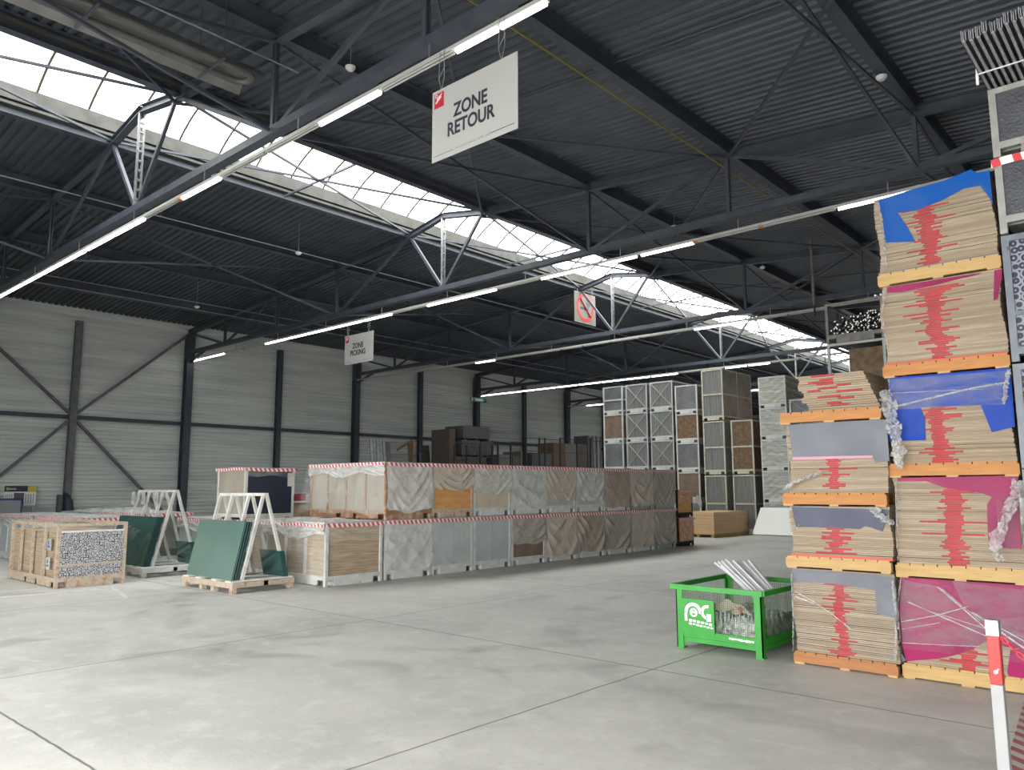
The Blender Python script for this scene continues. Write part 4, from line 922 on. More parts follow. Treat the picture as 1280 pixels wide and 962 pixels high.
# ================================================================== glass racks
M['glass_g'] = mat('green_tinted_glass', (.075, .125, .108), .14, 0, (.085, .14, .12), 1, spec=.6)
M['glass_e'] = mat('dark_glass_edge', (.012, .04, .045), .15)
M['glass_d'] = mat('deep_green_glass', (.013, .055, .048), .08, spec=.8)
M['rackw'] = mat('rack_white_paint', (.50, .50, .48), .5, 0, (.40, .39, .36), 6, col3=(.36, .22, .12), s3=9, lo3=.66, hi3=.72)
M['rackw2'] = mat('rack_grey_paint', (.42, .43, .41), .5, 0, (.33, .33, .31), 6)
def arack(x0, x1, y0, y1, pm, fm, gm_, lab, glab, top=1.56, small=True, npk=9, gz=1.12):
    t = thing('glass_rack', lab, 'glass rack', ((x0 + x1) / 2, (y0 + y1) / 2, 0))
    ym = (y0 + y1) / 2 + .03
    mb = MB()
    for y in (y0, ym - .04, y1 - .08): mb.box(x0, x1, y, y + .08, .08, .17)
    for x in (x0, x1 - .08): mb.box(x, x + .08, y0 + .08, y1 - .08, .085, .165)
    for x in (x0 + .02, (x0 + x1) / 2 - .25, (x0 + x1) / 2 + .15, x1 - .12):
        mb.box(x, x + .10, y0 + .01, y0 + .09, 0, .08).box(x, x + .10, y1 - .09, y1 - .01, 0, .08)
    mb.build('base_frame', pm, t)
    xs = [x0 + .16, x0 + .16 + (x1 - x0 - .3) * .30, x0 + .16 + (x1 - x0 - .3) * .68, x1 - .14]
    for x in xs:
        MB().box(x - .1, x + .08, y0 + .0, y1, .17, .19).build('padded_strip', M['white'], t)
        mb = MB().beam((x, y0 + .24, .19), (x, ym - .03, top), .045, .05).beam((x, y1 - .10, .19), (x, ym + .03, top), .045, .05)
        mb.build('a_frame_leg', fm, t)
    MB().beam((xs[0] - .05, ym, top + .01), (xs[-1] + .05, ym, top + .01), .07, .05).build('ridge_rail', fm, t)
    # sheets leaning on the camera side
    gx0, gx1 = x0 + .03, xs[-1] - .02; th = .014; bz = .19
    tilt = (ym - .06 - (y0 + .24)) / (top - .19)
    for k in range(npk):
        yb = y0 + .20 - k * th * 1.05; yt = yb + tilt * (gz - bz)
        mb = MB(); o_ = .01 * math.sin(k * 2.1)
        P = [(gx0 + o_, yb, bz), (gx1 + o_, yb, bz), (gx1 + o_, yt, gz), (gx0 + o_, yt, gz)]
        mb.poly(P, (0, -th * .9, .002), 0)
        for f_i in range(2, 6): mb.m[f_i] = 1
        solo(mb, 'glass_sheet', [gm_, M['glass_e']], (glab + ', outermost, its whole face showing') if k == npk - 1 else ('green sheet seen by its edge behind the outermost, ' + ('right' if x0 > -14 else 'left') + ' glass rack'), 'glass sheet', (gx0, yb, bz), 'sheets of the ' + ('right' if x0 > -14 else 'left') + ' glass rack')
    if small:
        for k in range(7):
            yb = y1 - .08 - .013 * k - .02; zt_ = .62; yt = yb - tilt * (zt_ - bz)
            mb = MB().poly([(gx1 - .55, yb, bz), (gx1 + .1, yb, bz), (gx1 + .1, yt, zt_), (gx1 - .55, yt, zt_)], (0, .011, 0))
            solo(mb, 'glass_sheet', [M['glass_d']], 'short dark green sheet on the far side of the ' + ('right' if x0 > -14 else 'left') + ' glass rack', 'glass sheet', (gx1, yb, bz), 'short sheets on the ' + ('right' if x0 > -14 else 'left') + ' glass rack')
    return t, xs
t1_, _x = arack(-13.52, -11.78, 6.48, 7.62, M['rust'], M['rackw'], M['glass_g'], 'white A-shaped glass rack on a rusty base, the right one of two', 'large pale green sheet leaning on the right glass rack')
t2_, xs2 = arack(-17.12, -15.2, 6.52, 7.72, M['rackw2'], M['rackw2'], M['glass_d'], 'grey A-shaped glass rack on a grey base beside the profile crate', 'large dark green sheet leaning on the left glass rack', top=1.62)
for x in xs2[:3]: solo(MB().box(x - .1, x + .06, 7.0, 7.006, 1.36, 1.62).box(x - .07, x + .03, 6.996, 7.0, 1.42, 1.56, 1), 'paper_sheet', [M['signw'], M['greyf']], 'white paper hung on the ridge of the grey glass rack', 'paper', (x, 7, 1.5), 'papers on the grey glass rack')

# ================================================================== cardboard block, white sheet
c0 = onx(868, 668, 0) if False else None
KX0, KX1, KY0, KY1 = -13.75, -12.47, 24.1, 27.0
M['kraft'] = mat('kraft_carton', (.52, .355, .21), .7, 0, (.45, .30, .175), 2, stretch=(.4, .4, 10))
t = thing('pallet', 'low pallet under the kraft board block', 'pallet', (-13.1, 25.2, 0))
for x in (KX0, (KX0 + KX1) / 2, KX1 - .1):
    MB().box(x, x + .1, KY0 - .02, KY1 - .3, .0, .09).build('stringer', M['w_ye'], t)
MB().box(KX0 - .02, KX1 + .02, KY0 - .03, KY1 - .28, .09, .115).build('deck_boards', M['w_ye'], t)
t = thing('board_block', 'squared block of kraft boards on a pallet, alone on the open floor', 'boards', (-13.1, 25.2, .115))
mb = MB(); n = 7
for k in range(n):
    z = .115 + k * .103; mb.box(KX0 + .004 * (k % 2), KX1 - .004 * (k % 3), KY0, KY1 - .3, z, z + .098)
mb.build('boards', M['kraft'], t)
M['plainw'] = mat('plain_white_laminate', (.66, .68, .64), .4)
t = thing('white_sheet', 'large white sheet leaning on the stacked crates at the end of the aisle', 'sheet', (-11.4, 26.4, 0))
MB().poly([(-12.18, 26.35, .03), (-10.66, 26.35, .03), (-10.72, 26.75, .95), (-12.0, 26.75, .95)], (0, .03, .004)).build('sheet', M['plainw'], t)

# ================================================================== tall stacks of crates at the end of the aisle
YT = 27.0
def col(x0, x1, zs, lab, fr, loads, **k):
    for i, (z0, z1) in enumerate(zs):
        ld = loads[i]
        kk = dict(k); 
        if 'mids' in kk: kk['mid'] = i in kk.pop('mids')
        c = crate(x0, x1, YT, YT + 2.5, z0, z1, M[fr], lab[i], load=M[ld], eface='y', **kk)
        if i < len(zs) - 0: pass
def zs4(h, n, z=0): return [(z + i * h + .01 * (i > 0), z + (i + 1) * h) for i in range(n)]
pos = ['at floor level', 'second from the floor', 'third from the floor', 'fourth from the floor', 'on top']
def L4(desc, n): return ['%s, %s' % (desc, pos[i] if i < n - 1 else 'topmost') for i in range(n)]
col(-18.9, -17.92, zs4(1.18, 5), L4('pale framed crate in the leftmost tall stack', 5), 'palef', ['p_grey', 'p_grey', 'p_grey', 'p_dark', 'p_grey'], mids=[4], slats=1, group='crates of the leftmost tall stack')
col(-17.76, -16.74, zs4(1.18, 5), L4('X-braced crate in the left cross-braced stack', 5), 'xframe', ['load_ve'] * 5, cross=True, slats=1, group='crates of the left cross braced stack', pw=.045)
col(-16.60, -15.56, zs4(1.18, 5), L4('X-braced crate in the right cross-braced stack', 5), 'xframe', ['load_ve'] * 5, cross=True, slats=1, group='crates of the right cross braced stack', pw=.045)
col(-15.45, -14.48, zs4(1.13, 5), L4('pale crate in the stack behind the peach crates', 5), 'palef', ['p_grey', 'p_dark', 'p_grey', 'load_wo', 'p_grey'], slats=1, group='crates behind the peach crates')
col(-14.28, -13.40, [(0, 2.12), (2.16, 4.16), (4.2, 6.15)], ['tall cream crate at floor level behind the kraft block', 'tall cream crate in the middle of the highest stack', 'tall cream crate topping the highest stack'], 'oldf', ['load_ve'] * 3, mid=True, slats=1, side=M['p_side'], group='tall crates of the highest stack')
col(-13.14, -12.28, [(0, 2.12), (2.16, 4.14)], ['tall cream crate at floor level between highest stack and wrapped stack', 'tall cream crate with a mottled brown load beside the highest stack'], 'oldf', ['load_ve', 'load_wo'], mid=True, slats=1, group='tall crates beside the highest stack')
M['wrapst'] = film('tight_white_wrap', (.50, .51, .47), .45, .9, .15, 3, .6, 5, stretch=(.6, 1, 5))
for i, (z0, z1) in enumerate([(0, 1.13), (1.14, 2.26), (2.27, 3.38), (3.39, 4.52), (4.53, 5.65)]):
    c = crate(-12.0, -10.98, YT, YT + 2.5, z0, z1, M['palef'], 'white wrapped crate in the stack beside the board columns, ' + (pos[i] if i < 4 else 'topmost'), load=M['p_beige'] if i == 4 else M['p_grey'], eface='y', slats=1, group='white wrapped crates')
    ph = i * 1.7
    mb = MB().grid(lambda u, v: (-11.95 + .92 * u, YT - .015 - .012 * math.sin(24 * v + 5 * math.sin(4 * u + ph) + ph), z0 + .14 + (z1 - z0 - .2) * v), 16, 30)
    mb.grid(lambda u, v: (-10.965 + .012 * math.sin(22 * v + ph + 3 * u), YT + 2.4 * u, z0 + .14 + (z1 - z0 - .2) * v), 14, 30)
    mb.build('shrink_wrap', M['wrapst'], c)
# darker second rank glimpsed in the gaps, and the red crate
for (x0, x1, n_, lab) in ((-19.0, -17.9, 4, 'dim crate of the rear rank behind the leftmost stack'), (-12.2, -11.2, 4, 'dim crate of the rear rank behind the wrapped stack')):
    for i in range(n_):
        c = crate(x0, x1, 30.2, 32.6, i * 1.1 + .005, (i + 1) * 1.1, M['greyf'], lab + ', ' + pos[min(i, 3)], load=M['p_grey'], eface='y', slats=0, group='rear rank crates')
M['brick'] = mat('dark_red_board', (.33, .03, .06), .6)
c = crate(-12.25, -11.3, 30.2, 32.4, 4.41, 5.4, M['brick'], 'dark red crate glimpsed between the highest stack and the wrapped stack', load=M['brick'], eface='y', slats=0)

# ================================================================== stack behind the board columns: pipe crate and brown board crate
def box_stack(x0, x1, y0, levels):
    for (z0, z1, fr, ld, lab) in levels:
        crate(x0, x1, y0, y0 + 2.4, z0, z1, M[fr], lab, load=M[ld] if ld else None, eface='y', slats=1, group='open crates behind the board columns')
PXa, PXb, PYa = -5.6, -4.47, 16.0
M['darkrack'] = mat('brown_grey_rack_steel', (.17, .155, .14), .6, .1, (.11, .10, .09), 6)
box_stack(PXa, PXb, PYa, [(0, 1.2, 'greyf', 'load_wo', 'open crate at floor level behind the board columns'), (1.21, 2.45, 'greyf', 'load_wo', 'open crate second from the floor behind the board columns'), (2.46, 3.62, 'greyf', 'load_wo', 'open crate third from the floor behind the board columns'), (3.63, 4.56, 'greyf', None, 'open steel crate holding a brown board under the pipe crate'), (4.57, 5.40, 'darkrack', None, 'dark open crate full of white ended pipes high beside the board stacks')])
solo(MB().box(PXa + .35, PXb - .06, PYa + .25, PYa + 2.2, 3.80, 4.45), 'brown_board_pack', M['load_wo'], 'brown board pack lying inside the crate under the pipes', 'boards', (-5, 17, 3.8))
rd = random.Random(2); M['pipe_d'] = mat('pipe_dark_side', (.05, .05, .05), .5); M['pipe_w'] = mat('pipe_white_end', (.78, .78, .76), .4)
cnt = 0; z = 4.77; row = 0
while z < 5.24:
    x = PXa + .09 + (row % 2) * .02
    while x < PXb - .08:
        lim = 5.05 + .16 * (x - PXa) / 1.1
        if z < lim and cnt < 290 and rd.random() < .8:
            y = PYa + .05 + rd.uniform(0, .25); r = .0165
            white = rd.random() < .5
            mb = MB().tube([(x, y, z), (x, PYa + 2.3, z)], r, 6, 0)
            if white: mb.tube([(x, y - .003, z), (x, y - .001, z)], r, 8, 1)
            solo(mb, 'steel_pipe', [M['pipe_d'], M['pipe_w']], 'thin pipe in the dark crate high beside the board stacks', 'pipe', (x, y, z), 'pipes in the high open crate'); cnt += 1
        x += .041
    z += .036; row += 1
solo(MB().box(PXa + .06, PXb - .06, PYa + .05, PYa + 2.3, 4.7, 4.75), 'timber_skid', M['load_wo'], 'brown timber skid under the pipes in the high open crate', 'skid', (-5, 17, 4.7))
for k, x in enumerate((PXb - .13, PXb - .03)):
    solo(MB().tube([(x, PYa - .0, 5.425), (x, PYa + 2.2, 5.425)], .022, 10), 'white_pipe', M['pipe_w'], 'white pipe lying on top of the dark pipe crate', 'pipe', (x, PYa, 5.4), 'pipes on top of the pipe crate')
# pale tubular crate further back
c = crate(-8.06, -6.9, 20.0, 22.2, 2.95, 3.95, M['galv'], 'pale tubular crate glimpsed between wrapped stack and board columns', load=M['p_grey'], eface='y', slats=1, cross=True)
for z0, z1, lab in ((0, 1.45, 'grey crate at floor level hidden low behind the white sheet aisle'), (1.46, 2.94, 'grey crate carrying the pale tubular crate')):
    crate(-8.06, -6.9, 20.0, 22.2, z0, z1, M['greyf'], lab, load=M['p_grey'], eface='y', slats=1)

ALB = .5

# ================================================================== wall side storage (background)
XM = -27.0
def at(px, py, X=XM): return onx(px, py, X)
def pbox(name, lab, cat, px0, px1, py0, py1, X, dep, mt, group=None, z0=None):
    """a box whose +x face spans the given outline at distance X"""
    a, b_ = at(px0, (py0 + py1) / 2, X), at(px1, (py0 + py1) / 2, X)
    zt_ = at((px0 + px1) / 2, py0, X).z; zb = at((px0 + px1) / 2, py1, X).z if z0 is None else z0
    t = thing(name, lab, cat, (X, a.y, zb), group)
    return t, a.y, b_.y, zb, zt_
M['rackd'] = mat('dark_storage_rack_steel', (.06, .065, .075), .5)
# mezzanine-like storage rack
ya, yb = at(560, 590).y, at(768, 590).y; zr = 2.62
t = thing('storage_platform', 'dark steel storage platform with railing posts along the left wall', 'platform', (XM, ya, 0))
MB().box(XM - 2.4, XM, ya, yb, zr - .14, zr).build('deck', M['rackd'], t)
for k in range(7):
    y = ya + .1 + (yb - ya - .2) * k / 6
    MB().box(XM - .1, XM, y - .05, y + .05, 0, zr - .14).box(XM - 2.4, XM - 2.3, y - .05, y + .05, 0, zr - .14).build('leg', M['rackd'], t)
rl = thing('platform_railing', 'dark railing of posts and bars along the storage platform front', 'railing', (XM, ya, zr))
for px in (569, 584, 601, 616, 623, 639, 658, 675, 682, 701, 722, 739):
    y = at(px, 570).y; ht = at(px, 556 if px < 650 else 547).z
    MB().box(XM - .07, XM, y - .035, y + .035, zr, ht).build('upright', M['rackd'], rl)
for p0, p1, py in ((569, 623, 553), (639, 658, 552), (658, 701, 547), (701, 765, 548), (569, 639, 570), (658, 740, 563)):
    a, b_ = at(p0, py), at(p1, py); MB().beam((XM - .03, a.y, a.z), (XM - .03, b_.y, a.z), .03, .035).build('rail', M['rackd'], rl)
M['pack'] = mat('wrapped_grey_pack', (.16, .165, .17), .4, .1, (.30, .305, .30), 5, .5, .62, stretch=(1, 1, 5))
M['packw'] = mat('wrapped_pale_pack', (.42, .42, .39), .5, 0, (.24, .24, .23), 6, stretch=(1, 1, 4))
M['packb'] = mat('wrapped_brown_pack', (.17, .125, .10), .6, 0, (.24, .19, .15), 6)
def pack(px0, px1, py0, py1, mt, lab, cat='pack', X=XM - .35, dep=1.3, legs=True, z0=None, name='wrapped_pack', group=None):
    t, a, b_, zb, ztt = pbox(name, lab, cat, px0, px1, py0, py1, X, dep, mt, group, z0)
    if legs:
        for y in (a + .05, (a + b_) / 2 - .08, b_ - .2): MB().box(X - dep, X, y, y + .16, zb, zb + .1).build('skid', M['rackd'], t)
        zb += .1
    MB().box(X - dep, X, a, b_, zb, ztt).build('load', mt, t)
    return t, ztt
_, z1 = pack(570, 608, 571, 592, M['packb'], 'brown pack at the bottom of the wrapped pile on the storage platform', z0=zr)
_, z2 = pack(577, 600, 550, 571, M['pack'], 'silver wrapped pack in the middle of the pile on the platform', z0=z1 + .005)
_, z2b = pack(601, 617, 552, 571, M['pack'], 'narrow silver pack beside the middle of the pile on the platform', z0=z1 + .005)
pack(579, 612, 533, 550, M['pack'], 'silver wrapped pack near the top of the pile on the platform', z0=max(z2, z2b) + .005)
pack(609, 622, 562, 570, M['packw'], 'small pale pack right of the wrapped pile on the platform', z0=z1 + .21, X=XM - .5) if False else None
pack(562, 569, 536, 552, M['packb'], 'dark brown pack leaning left of the wrapped pile', z0=zr, X=XM - .5, legs=False)
pack(624, 640, 568, 578, M['packw'], 'low cream pack on the platform beside the wrapped pile', z0=zr)
pack(641, 650, 570, 579, M['packb'], 'low dark pack in the middle of the platform', z0=zr)
pack(651, 653, 564, 578, M['packw'], 'thin pale upright board on the platform', z0=zr, legs=False)
pack(665, 690, 566, 576, M['pack'], 'low grey pack on the right half of the platform', z0=zr)
M['redsk'] = mat('red_pallet_plastic', (.48, .03, .03), .5)
t, a, b_, zb, ztt = pbox('carton_pile', 'tan and white carton pile on a red pallet on the platform', 'cartons', 692, 721, 554, 570, XM - .35, 1.2, None, None, zr + .12)
MB().box(XM - 1.5, XM - .35, a, (a + b_) / 2, zr + .12, ztt).build('tan_cartons', mat('tan_carton', (.30, .17, .11), .7), t); MB().box(XM - 1.5, XM - .35, (a + b_) / 2 + .01, b_, zr + .12, ztt).build('white_cartons', M['packw'], t)
t = thing('pallet', 'red pallet under the carton pile on the platform', 'pallet', (XM - .35, a, zr))
for q in range(4): y = a + (b_ - a - .2) * q / 3; MB().box(XM - 1.5, XM - .34, y, y + .2, zr, zr + .09).build('block', M['redsk'], t)
MB().box(XM - 1.5, XM - .34, a, b_, zr + .09, zr + .118).build('deck_boards', M['redsk'], t)
pack(722, 734, 555, 572, M['packb'], 'dark brown pack beside the cartons on the platform', z0=zr)
t, a, b_, zb, ztt = pbox('sheet_metal_pack', 'upright shiny grey sheets at the right end of the platform', 'sheets', 735, 752, 545, 567, XM - .35, 1.2, None, None, zr)
for q in range(7): y = a + (b_ - a) * q / 7; MB().box(XM - 1.4, XM - .35, y, y + .16, zr, ztt).build('sheet', M['galv'] if q % 2 else M['pack'], t)
# tall panels by the wall left of the platform
for k, (p0, p1, pt, mt, lab) in enumerate(((470, 490, 549, M['galv'], 'grey upright panels leaning against the left wall'), (490, 496, 551, M['packw'], 'tall cream board leaning at the wall beside the grey panels'), (518, 523, 553, M['packw'], 'narrow white board leaning at the wall right of the orange brace'), (533, 538, 565, M['packw'], 'short pale board standing at the wall'), (534, 545, 556, M['pack'], 'dark grey sheets standing left of the platform'))):
    a, b_ = at(p0, 575, -29), at(p1, 575, -29); ztt = at((p0 + p1) / 2, pt, -29).z
    mb = MB(); n_ = 5 if p1 - p0 > 12 else 1
    for q in range(n_):
        y = a.y + (b_.y - a.y) * q / n_; mb.poly([(-29, y, .0), (-29, y + (b_.y - a.y) / n_ - .03, .0), (-29.5, y + (b_.y - a.y) / n_ - .03, ztt - .1 * (q % 2)), (-29.5, y, ztt)], (-.05, 0, 0))
    solo(mb, 'leaning_panel', mt, lab, 'panel', (-29, a.y, 0))
a, b_ = at(497, 562, -29.2), at(515, 550, -29.2)
solo(MB().beam((-29.2, a.y, a.z), (-29.2, b_.y, b_.z), .08, .1, up=(1, 0, 0)).beam((-29.2, b_.y, b_.z), (-29.2, b_.y, 0), .08, .1), 'orange_strut', mat('orange_rack_paint', (.55, .22, .05), .5), 'slanting orange strut among the panels at the left wall', 'strut', (-29.2, a.y, 0))
ALB = .8
# poster and blue rail by the wall
pa, pb = onx(6, 607, -31.3), onx(44, 631, -31.3)
t = thing('wall_poster', 'notice board with a dark header and yellow corner at the left wall', 'poster', (-31.3, pa.y, pb.z))
X = -31.3
def pr(u0, u1, v0, v1, mt, nm, d=.004):
    w_ = pb.y - pa.y; h = pa.z - pb.z
    MB().box(X, X + d, pa.y + u0 * w_, pa.y + u1 * w_, pb.z + v0 * h, pb.z + v1 * h).build(nm, mt, t)
pr(0, 1, 0, 1, mat('poster_white', (1, 1, 1), .5), 'board', .01); pr(0, .78, .70, 1, M['ink'], 'header', .014); pr(.72, 1, .68, 1, mat('poster_yellow', (.75, .6, .08), .5), 'yellow_corner', .018)
pr(.30, .62, 0, .64, mat('poster_grey_panel', (.12, .12, .15), .5), 'centre_panel', .014)
for u in (.04, .10, .16, .22, .66, .74, .82, .9): pr(u, u + .035, .08, .58, M['greyf'], 'text_column', .014)
pr(.05, .14, .78, .92, mat('poster_lime', (.5, .6, .05), .5), 'lime_mark', .018); pr(.15, .36, .80, .88, M['signw'], 'white_mark', .018)
MB().box(X - .02, X, pa.y + .05, pa.y + .1, 0, pb.z + .3).box(X - .02, X, pb.y - .1, pb.y - .05, 0, pb.z + .3).build('support_leg', M['greyf'], t)
a = onx(0, 624, -29.5); b2_ = onx(28, 624, -29.5)
t = thing('blue_rail_panel', 'pale panel edged with a blue rail below the wall poster', 'panel', (-29.5, a.y - .8, 0))
MB().box(-29.5, -29.45, a.y - .8, b2_.y, 0, a.z - .03).build('panel', mat('pale_panel_grey', (.3, .31, .33), .5), t)
MB().box(-29.49, -29.43, a.y - .8, b2_.y, a.z - .03, a.z + .03).box(-29.49, -29.43, b2_.y - .05, b2_.y, 0, a.z).build('blue_rail', mat('rail_blue', (.04, .06, .25), .5), t)
# cabinet and dark bag at the column
b3 = onx(76, 630, -31.2)
t = thing('electric_cabinet', 'grey cabinet box fixed to the wall column by the poster', 'cabinet', (-31.2, b3.y, 0))
MB().box(-31.38, -31.15, b3.y - .1, b3.y + .26, .0, 1.5).build('body', M['steel_grey'], t)
b4_ = onx(80, 625, -31)
mb = MB().tube([(-31.05, b4_.y + .18, .9), (-31.05, b4_.y + .15, 1.25), (-31.05, b4_.y + .08, 1.45), (-31.1, b4_.y + .04, 1.56)], [.2, .17, .11, .05], 10)
solo(mb, 'hanging_jacket', M['navy'], 'dark jacket hanging on the cabinet at the wall column', 'jacket', (-31, b4_.y, .9))

# ================================================================== strip lights along the trusses
M['dead'] = mat('unlit_tube', (.50, .50, .48), .3)
LZ = 7.06
def line_y(k, px):
    P = {1: ((0, 372), (685, 2)), 2: ((236.5, 449), (1147, 233.6)), 3: ((594.5, 453), (1000, 388)), 4: ((599, 494.5), (963.5, 454.3)), 5: ((711, 508.5), (949, 489))}[k]
    return P[0][1] + (P[1][1] - P[0][1]) * (px - P[0][0]) / (P[1][0] - P[0][0])
LY = {1: 6.27, 2: 15.13, 3: 23.68, 4: 32.45, 5: 41.1}
runs = {1: [(-30, -3), (-2, 8), (9, 28), (29.5, 52), (53, 78), (79, 107), (109, 141), (142.5, 181), (228, 276), (399.5, 476.5), (569, 624), (624.5, 685), (770, 930)],
        2: [(236.5, 258), (259, 281), (332, 360), (361, 389), (390, 420), (421, 453), (455, 490.5), (534, 575), (576, 621), (676, 732), (756, 797), (800.5, 868.5), (1046, 1147), (1148, 1236)],
        3: [(594.5, 619), (867, 935)],
        4: [(599, 621), (622, 645), (646, 669), (670, 695), (696, 722), (723, 751), (752, 781), (782, 813), (814, 848), (906, 934), (935, 963)],
        5: [(733, 755), (937, 949)]}
unlit = {1: [(181, 228), (276, 333), (333, 399), (477, 568.5)], 2: [(281, 306), (306, 332), (491, 533), (622, 675), (870, 950), (951, 1045)], 3: [(480, 500), (500, 520), (520, 543), (543, 568), (568, 594), (620, 645), (645, 672), (672, 701), (702, 729), (730, 764), (764, 800), (800, 833), (833, 866), (936, 985), (985, 1040)], 4: [(849, 876), (877, 905), (964, 1000)], 5: [(711, 732), (770, 800)]}
where = {1: 'nearest roof truss', 2: 'second roof truss', 3: 'third roof truss', 4: 'fourth roof truss', 5: 'fifth roof truss'}
for k in range(1, 6):
    y = LY[k]; yt_ = TY[k] 
    t = thing('light_trunking', 'pale metal light trunking hung below the ' + where[k], 'light trunking', (-16, y, LZ), 'light trunkings')
    xa = -31.6 if k != 1 else -31.6; xb_ = -1.5
    MB().box(xa, xb_, y - .035, y + .035, LZ + .03, LZ + .075).build('rail', M['tray'], t)
    for x in range(-31, 0, 3): MB().box(x - .008, x + .008, y - .008, y + .008, LZ + .075, ZB - .06).build('hanger', M['galv'], t)
    ORD = 'first second third fourth fifth sixth seventh eighth ninth tenth eleventh twelfth thirteenth fourteenth fifteenth'.split()
    for lit, lst in ((1, runs[k]), (0, unlit[k])):
        for j, (p0, p1) in enumerate(lst):
            x0 = ony(p0, line_y(k, p0), y).x; x1 = ony(p1, line_y(k, p1), y).x
            x0 = max(x0, -31.5); lab = ('glowing' if lit else 'unlit') + ' strip lamp under the ' + where[k] + ', ' + ORD[j] + (' lit' if lit else ' unlit') + ' one from the wall'
            f = thing('strip_lamp', lab, 'strip light', ((x0 + x1) / 2, y, LZ), ('lit' if lit else 'unlit') + ' strip lamps under the ' + where[k])
            MB().box(x0 + .01, x1 - .01, y - .045, y + .045, LZ + .012, LZ + .03).build('housing', M['tray'], f)
            mb = MB()
            if lit:
                mb.tube([(x0 + .03, y, LZ - .012), (x1 - .03, y, LZ - .012)], .034, 8); mb.build('tube', M['tube'], f)
            else:
                for dy in (-.025, .025): mb.tube([(x0 + .03, y + dy, LZ - .006), (x1 - .03, y + dy, LZ - .006)], .014, 8)
                mb.build('tube', M['dead'], f)
for k, px in ((1, 226), (2, 305), (2, 869.5), (2, 951)):
    p = ony(px, line_y(k, px), LY[k]); solo(MB().box(p.x - .05, p.x + .05, LY[k] - .05, LY[k] + .05, LZ - .025, LZ + .011), 'lamp_end_cap', M['orange_end'], 'small orange end cap between two strip lamps on the ' + where[k], 'end cap', (p.x, LY[k], LZ), 'orange end caps on the lighting')

# ================================================================== signs
def text(body, size, loc, t, mt, rot=(math.pi / 2, 0, 0), bold=0, align='CENTER', name='lettering', sx=1.0, shear=0):
    cu = bpy.data.curves.new(name, 'FONT'); cu.body = body; cu.size = size; cu.align_x = align; cu.align_y = 'CENTER'; cu.extrude = .002; cu.offset = bold; cu.shear = shear
    cu.materials.append(mt); o = bpy.data.objects.new(name, cu); C.objects.link(o)
    dg_ = bpy.context.evaluated_depsgraph_get(); me = bpy.data.meshes.new_from_object(o.evaluated_get(dg_)); bpy.data.objects.remove(o)
    o = bpy.data.objects.new(name, me); C.objects.link(o); o.parent = t
    o.location = Vector(loc) - Vector(t['org']); o.rotation_euler = rot; o.scale = (sx, 1, 1); return o
def zone(word, x0, x1, z0, z1, y, lab):
    t = thing('hanging_sign', lab, 'sign', ((x0 + x1) / 2, y, z0)); cx = (x0 + x1) / 2; W = x1 - x0; H_ = z1 - z0
    MB().box(x0, x1, y - .004, y + .004, z0, z1).build('board', M['signw'], t)
    text('ZONE', .24, (cx - .03 * W, y - .007, z1 - H_ * .40), t, M['ink'], bold=.006, sx=.86); text(word, .24, (cx - .03 * W, y - .007, z1 - H_ * .64), t, M['ink'], bold=.006, sx=.86)
    MB().box(x0 + .04, x0 + .21, y - .007, y - .004, z1 - .235, z1 - .04).build('logo_square', M['logo'], t)
    mb = MB().beam((x0 + .07, y - .009, z1 - .17), (x0 + .17, y - .009, z1 - .10), .012, .018, up=(0, 1, 0)).beam((x0 + .09, y - .009, z1 - .13), (x0 + .18, y - .009, z1 - .065), .01, .014, up=(0, 1, 0))
    for q in range(8):
        a = q * math.pi / 4; b2 = a + math.pi / 4; mb.beam((x0 + .08 + .022 * math.cos(a), y - .009, z1 - .075 + .022 * math.sin(a)), (x0 + .08 + .022 * math.cos(b2), y - .009, z1 - .075 + .022 * math.sin(b2)), .006, .006)
    mb.build('logo_mark', M['white'], t)
    mb = MB(); xx = cx - .29; rq = random.Random(6)
    for wl in (2, 6, 8, 6, 5):
        for q in range(wl): mb.box(xx, xx + .013, y - .006, y - .004, z0 + .062, z0 + .062 + rq.choice((.016, .02, .026))); xx += .019
        xx += .018
    mb.build('small_print', M['greyf'], t, label='line of tiny illegible grey lettering')
    MB().box(x0 + .03, cx - .33, y - .0055, y - .004, z0 + .066, z0 + .071).box(cx + .29, x1 - .05, y - .0055, y - .004, z0 + .073, z0 + .081).build('rule_line', M['ink'], t)
    for x in (x0 + .16, x1 - .25):
        mb = MB().tube([(x, y, z1 - .02), (x - .05, y, z1 + .15), (x - .03, y, LZ + .05)], .005, 5).tube([(x, y, z1 - .02), (x + .05, y, z1 + .15), (x + .04, y, LZ + .05)], .005, 5).tube([(x - .05, y, z1 + .15), (x + .06, y, z1 + .30)], .004, 5)
        mb.build('hanging_wire', M['galv'], t)
    return t
zone('RETOUR', -6.87, -5.44, 5.675, 6.605, 6.22, 'large white hanging sign reading ZONE RETOUR')
zone('PICKING', -20.82, -19.32, 5.68, 6.645, 15.08, 'small distant hanging sign reading ZONE PICKING')
